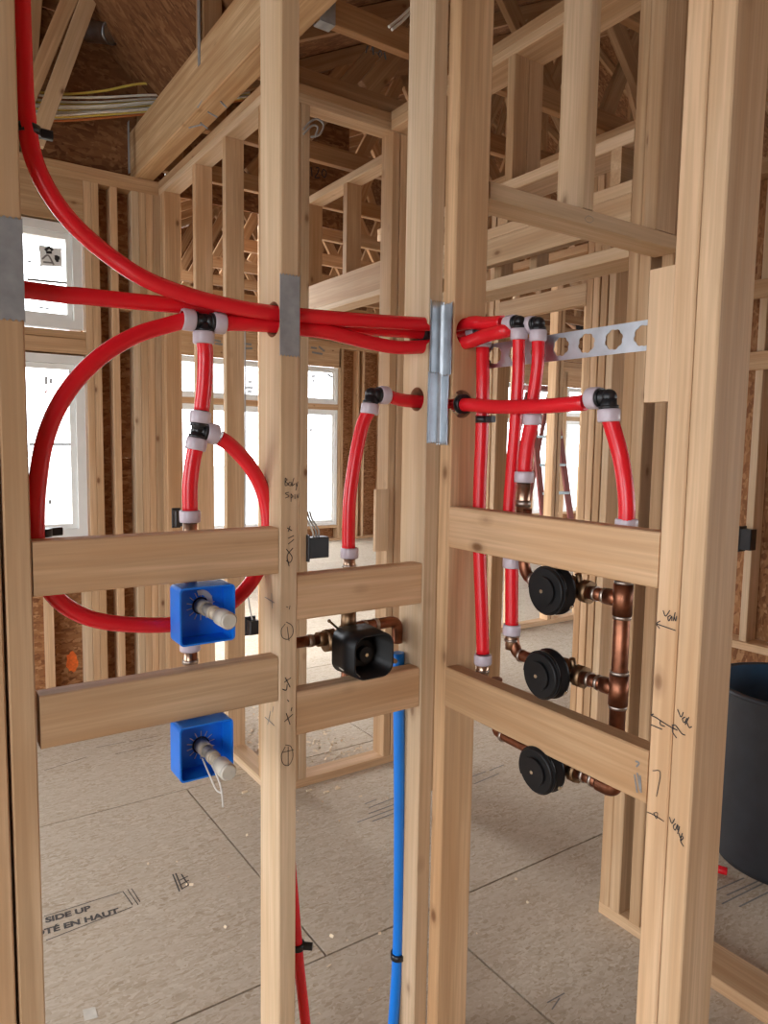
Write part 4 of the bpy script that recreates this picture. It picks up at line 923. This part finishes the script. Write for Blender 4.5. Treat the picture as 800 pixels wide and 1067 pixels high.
# ================================================================ SHAVINGS, STICKER
bm = bmesh.new()
for k in range(420):
    x = random.uniform(.42, .9); y = 1.55+abs(random.gauss(0, .55)); s_ = random.uniform(.004, .012)
    if k % 6 == 0: x = random.uniform(-.3, .8); y = random.uniform(.3, 1.4); s_ *= .7
    a = random.uniform(0, 6.28); d = Vector((math.cos(a), math.sin(a), 0))*s_; e_ = Vector((-math.sin(a), math.cos(a), 0))*s_*.45; c = Vector((x, y, .002)); z_ = Vector((0, 0, random.uniform(.001, .006)))
    vs = [bm.verts.new(p) for p in (c-d-e_, c+d-e_, c+d+e_+z_, c-d+e_+z_)]; bm.faces.new(vs)
o = done(bm, 'wood_shavings', 'shaving'); tag(o, 'scattered pale wood shavings on the floor past the middle bay', 'shavings', kind='stuff')
for i, (a, b2) in enumerate(((255, 826), (352, 822), (340, 826), (322, 824))):
    p = pZ(a, b2, .0); ch_ = board(None, 'wood_chip', (p.x-.012, p.x+.012), (p.y-.006, p.y+.006), (.0, .006), 'shaving', .001)
    tag(ch_, ['pale wood chip alone on the floor left of the middle stud', 'pale wood chip before the middle partition plate, rightmost of three', 'pale wood chip before the middle partition plate, middle of three', 'pale wood chip before the middle partition plate, leftmost of three'][i], 'wood chip', 'loose wood chips')
p = [pZ(a, b2, .001) for a, b2 in ((86, 1052), (99, 1049), (102, 1060), (88, 1064))]; bm = bmesh.new(); bm.faces.new([bm.verts.new(q) for q in p]); bmesh.ops.recalc_face_normals(bm, faces=bm.faces)
o = done(bm, 'paper_scrap', 'cap_white'); tag(o, 'small pale square of paper on the floor at the lower left', 'paper')

# ================================================================ HANDWRITING
def hw(parent, plane, v, polys, w=.0022, mat='ink'): return strokes(parent, 'handwriting', polys, plane, v, w, mat)
hw(st_b1, 'x', -.0004, [[(691, 636), (693.5, 642), (698, 636)], [(699, 641), (696, 643), (697, 647), (700, 642), (700, 647)], [(703.5, 638), (701.5, 647)], [(702.5, 643), (704, 647), (705, 642)], [(704, 657), (684, 650)], [(688, 647), (684, 650), (687.5, 655)]], .0017)
hw(st_b2, 'x', -.0004, [[(706, 739), (709.5, 747), (712, 742)], [(714, 747), (711, 749), (713, 753), (716, 748)], [(718, 747), (714, 755)], [(716, 753), (718, 758), (721, 757)]], .0017)
hw(st_b1, 'x', -.0004, [[(678, 745), (684, 748), (690, 752), (698, 757), (706, 761)], [(678, 745), (681, 744)], [(678, 755), (690, 760)], [(688, 751), (688, 755), (693, 757)]], .0018)
hw(st_b2, 'x', -.0004, [[(700, 756), (704, 756), (710, 764), (714, 766)], [(701, 757), (701, 763), (705, 769)]], .0018)
hw(st_b2, 'x', -.0004, [[(697.5, 851), (700, 858), (703, 853)], [(704, 858), (701.5, 861), (703.5, 865), (706, 859), (706, 865)], [(708, 861), (706, 869)], [(707.5, 868), (709, 873), (711, 868)], [(709, 876), (712, 873), (710, 871), (709, 876), (711, 880), (712.5, 882)]], .0017)
hw(st_b1, 'x', -.0004, [[(674, 846), (681, 849), (692, 856)], [(681, 847), (684, 853), (685, 847), (681, 847)], [(680, 803), (688, 805), (684, 830)]], .0014)
hw(wallB, 'x', -.0004, [[(661, 807), (664, 826)], [(664, 805), (667, 824)], [(667, 808), (668, 826)], [(662, 793), (666, 795), (663, 799)]], .003, 'ink_grey')
hw(st_mid, 'y', YA-.0004, [[(299, 550), (304, 553)], [(302, 548), (300, 554)], [(300, 561), (306, 558)], [(298, 572), (304, 580), (302, 586), (298, 584)], [(305, 571), (299, 579), (301, 590)], [(306, 562), (300, 567)]], .0017)
hw(st_mid, 'y', YA-.0004, [[(298, 632), (300, 633)], [(302, 631), (301, 635)], [(297, 650), (293, 656), (294, 664), (300, 666), (305, 660), (304, 652), (298, 648)], [(299, 653), (301, 668)]], .0014)
hw(st_mid, 'y', YA-.0004, [[(296, 711), (303, 706)], [(297, 706), (302, 716)], [(294, 718), (298, 719), (299, 713)], [(296, 752), (305, 744)], [(298, 743), (302, 755)], [(299, 729), (301, 731)], [(304, 737), (303, 741)]], .0017)
hw(st_mid, 'y', YA-.0004, [[(297, 778), (293, 787), (295, 796), (301, 797), (305, 788), (303, 778), (297, 776)], [(294, 784), (306, 781)], [(300, 778), (300, 798)]], .0013)
hw(st_mid, 'y', YA-.0004, [[(297, 498), (297, 506), (300, 504), (297, 502), (299, 500), (297, 498)], [(302, 502), (300, 505), (303, 506), (303, 502)], [(306, 498), (304, 506), (307, 504)], [(308, 503), (309, 507), (310, 502), (308, 511)],
   [(301, 513), (297, 514), (301, 517), (297, 519)], [(303, 514), (303, 523)], [(303, 515), (305, 517), (303, 519)], [(307, 515), (307, 520)], [(309, 515), (310, 519), (311, 514)]], .0013)
hw(st_mid, 'x', -.3824, [[(276, 622), (286, 628)], [(283, 618), (284, 634)], [(282, 741), (279, 755)], [(276, 747), (286, 756)], [(285, 736), (284, 742)]], .002, 'ink_grey')

# marks on the roof timbers
bm = bmesh.new(); zq = PLZ+.002
for poly in ([(381, 55), (383, 47), (386, 53), (388, 48), (389, 57)], [(391, 54), (393, 55)], [(396, 52), (394, 56), (396, 60), (398, 56), (396, 52)], [(400, 54), (402, 62)]): ribbon_bm(bm, [pZ(a, b2, zq) for a, b2 in poly], .006, (0, 0, -1))
tr_ = [o for o in S.objects if o.get('label') == 'reddish pine roof truss hung from the big beam by a metal hanger'][0]; done(bm, 'handwriting', 'ink', tr_)
tr_ = [o for o in S.objects if o.get('label') == 'reddish pine roof truss just past the middle partition'][0]
hw(tr_, 'y', 2.109, [[(316, 176), (319, 174), (320, 178), (316, 184), (321, 184)], [(324, 174), (325, 184)], [(329, 175), (332, 175), (331, 180), (328, 185), (333, 185)], [(337, 176), (335, 181), (338, 185), (340, 180), (337, 176)]], .006)
hw(wallA, 'y', -.0004, [[(609, 228), (612, 225), (616, 226), (618, 229), (615, 232), (611, 231), (609, 228)]], .001, 'ink_grey')
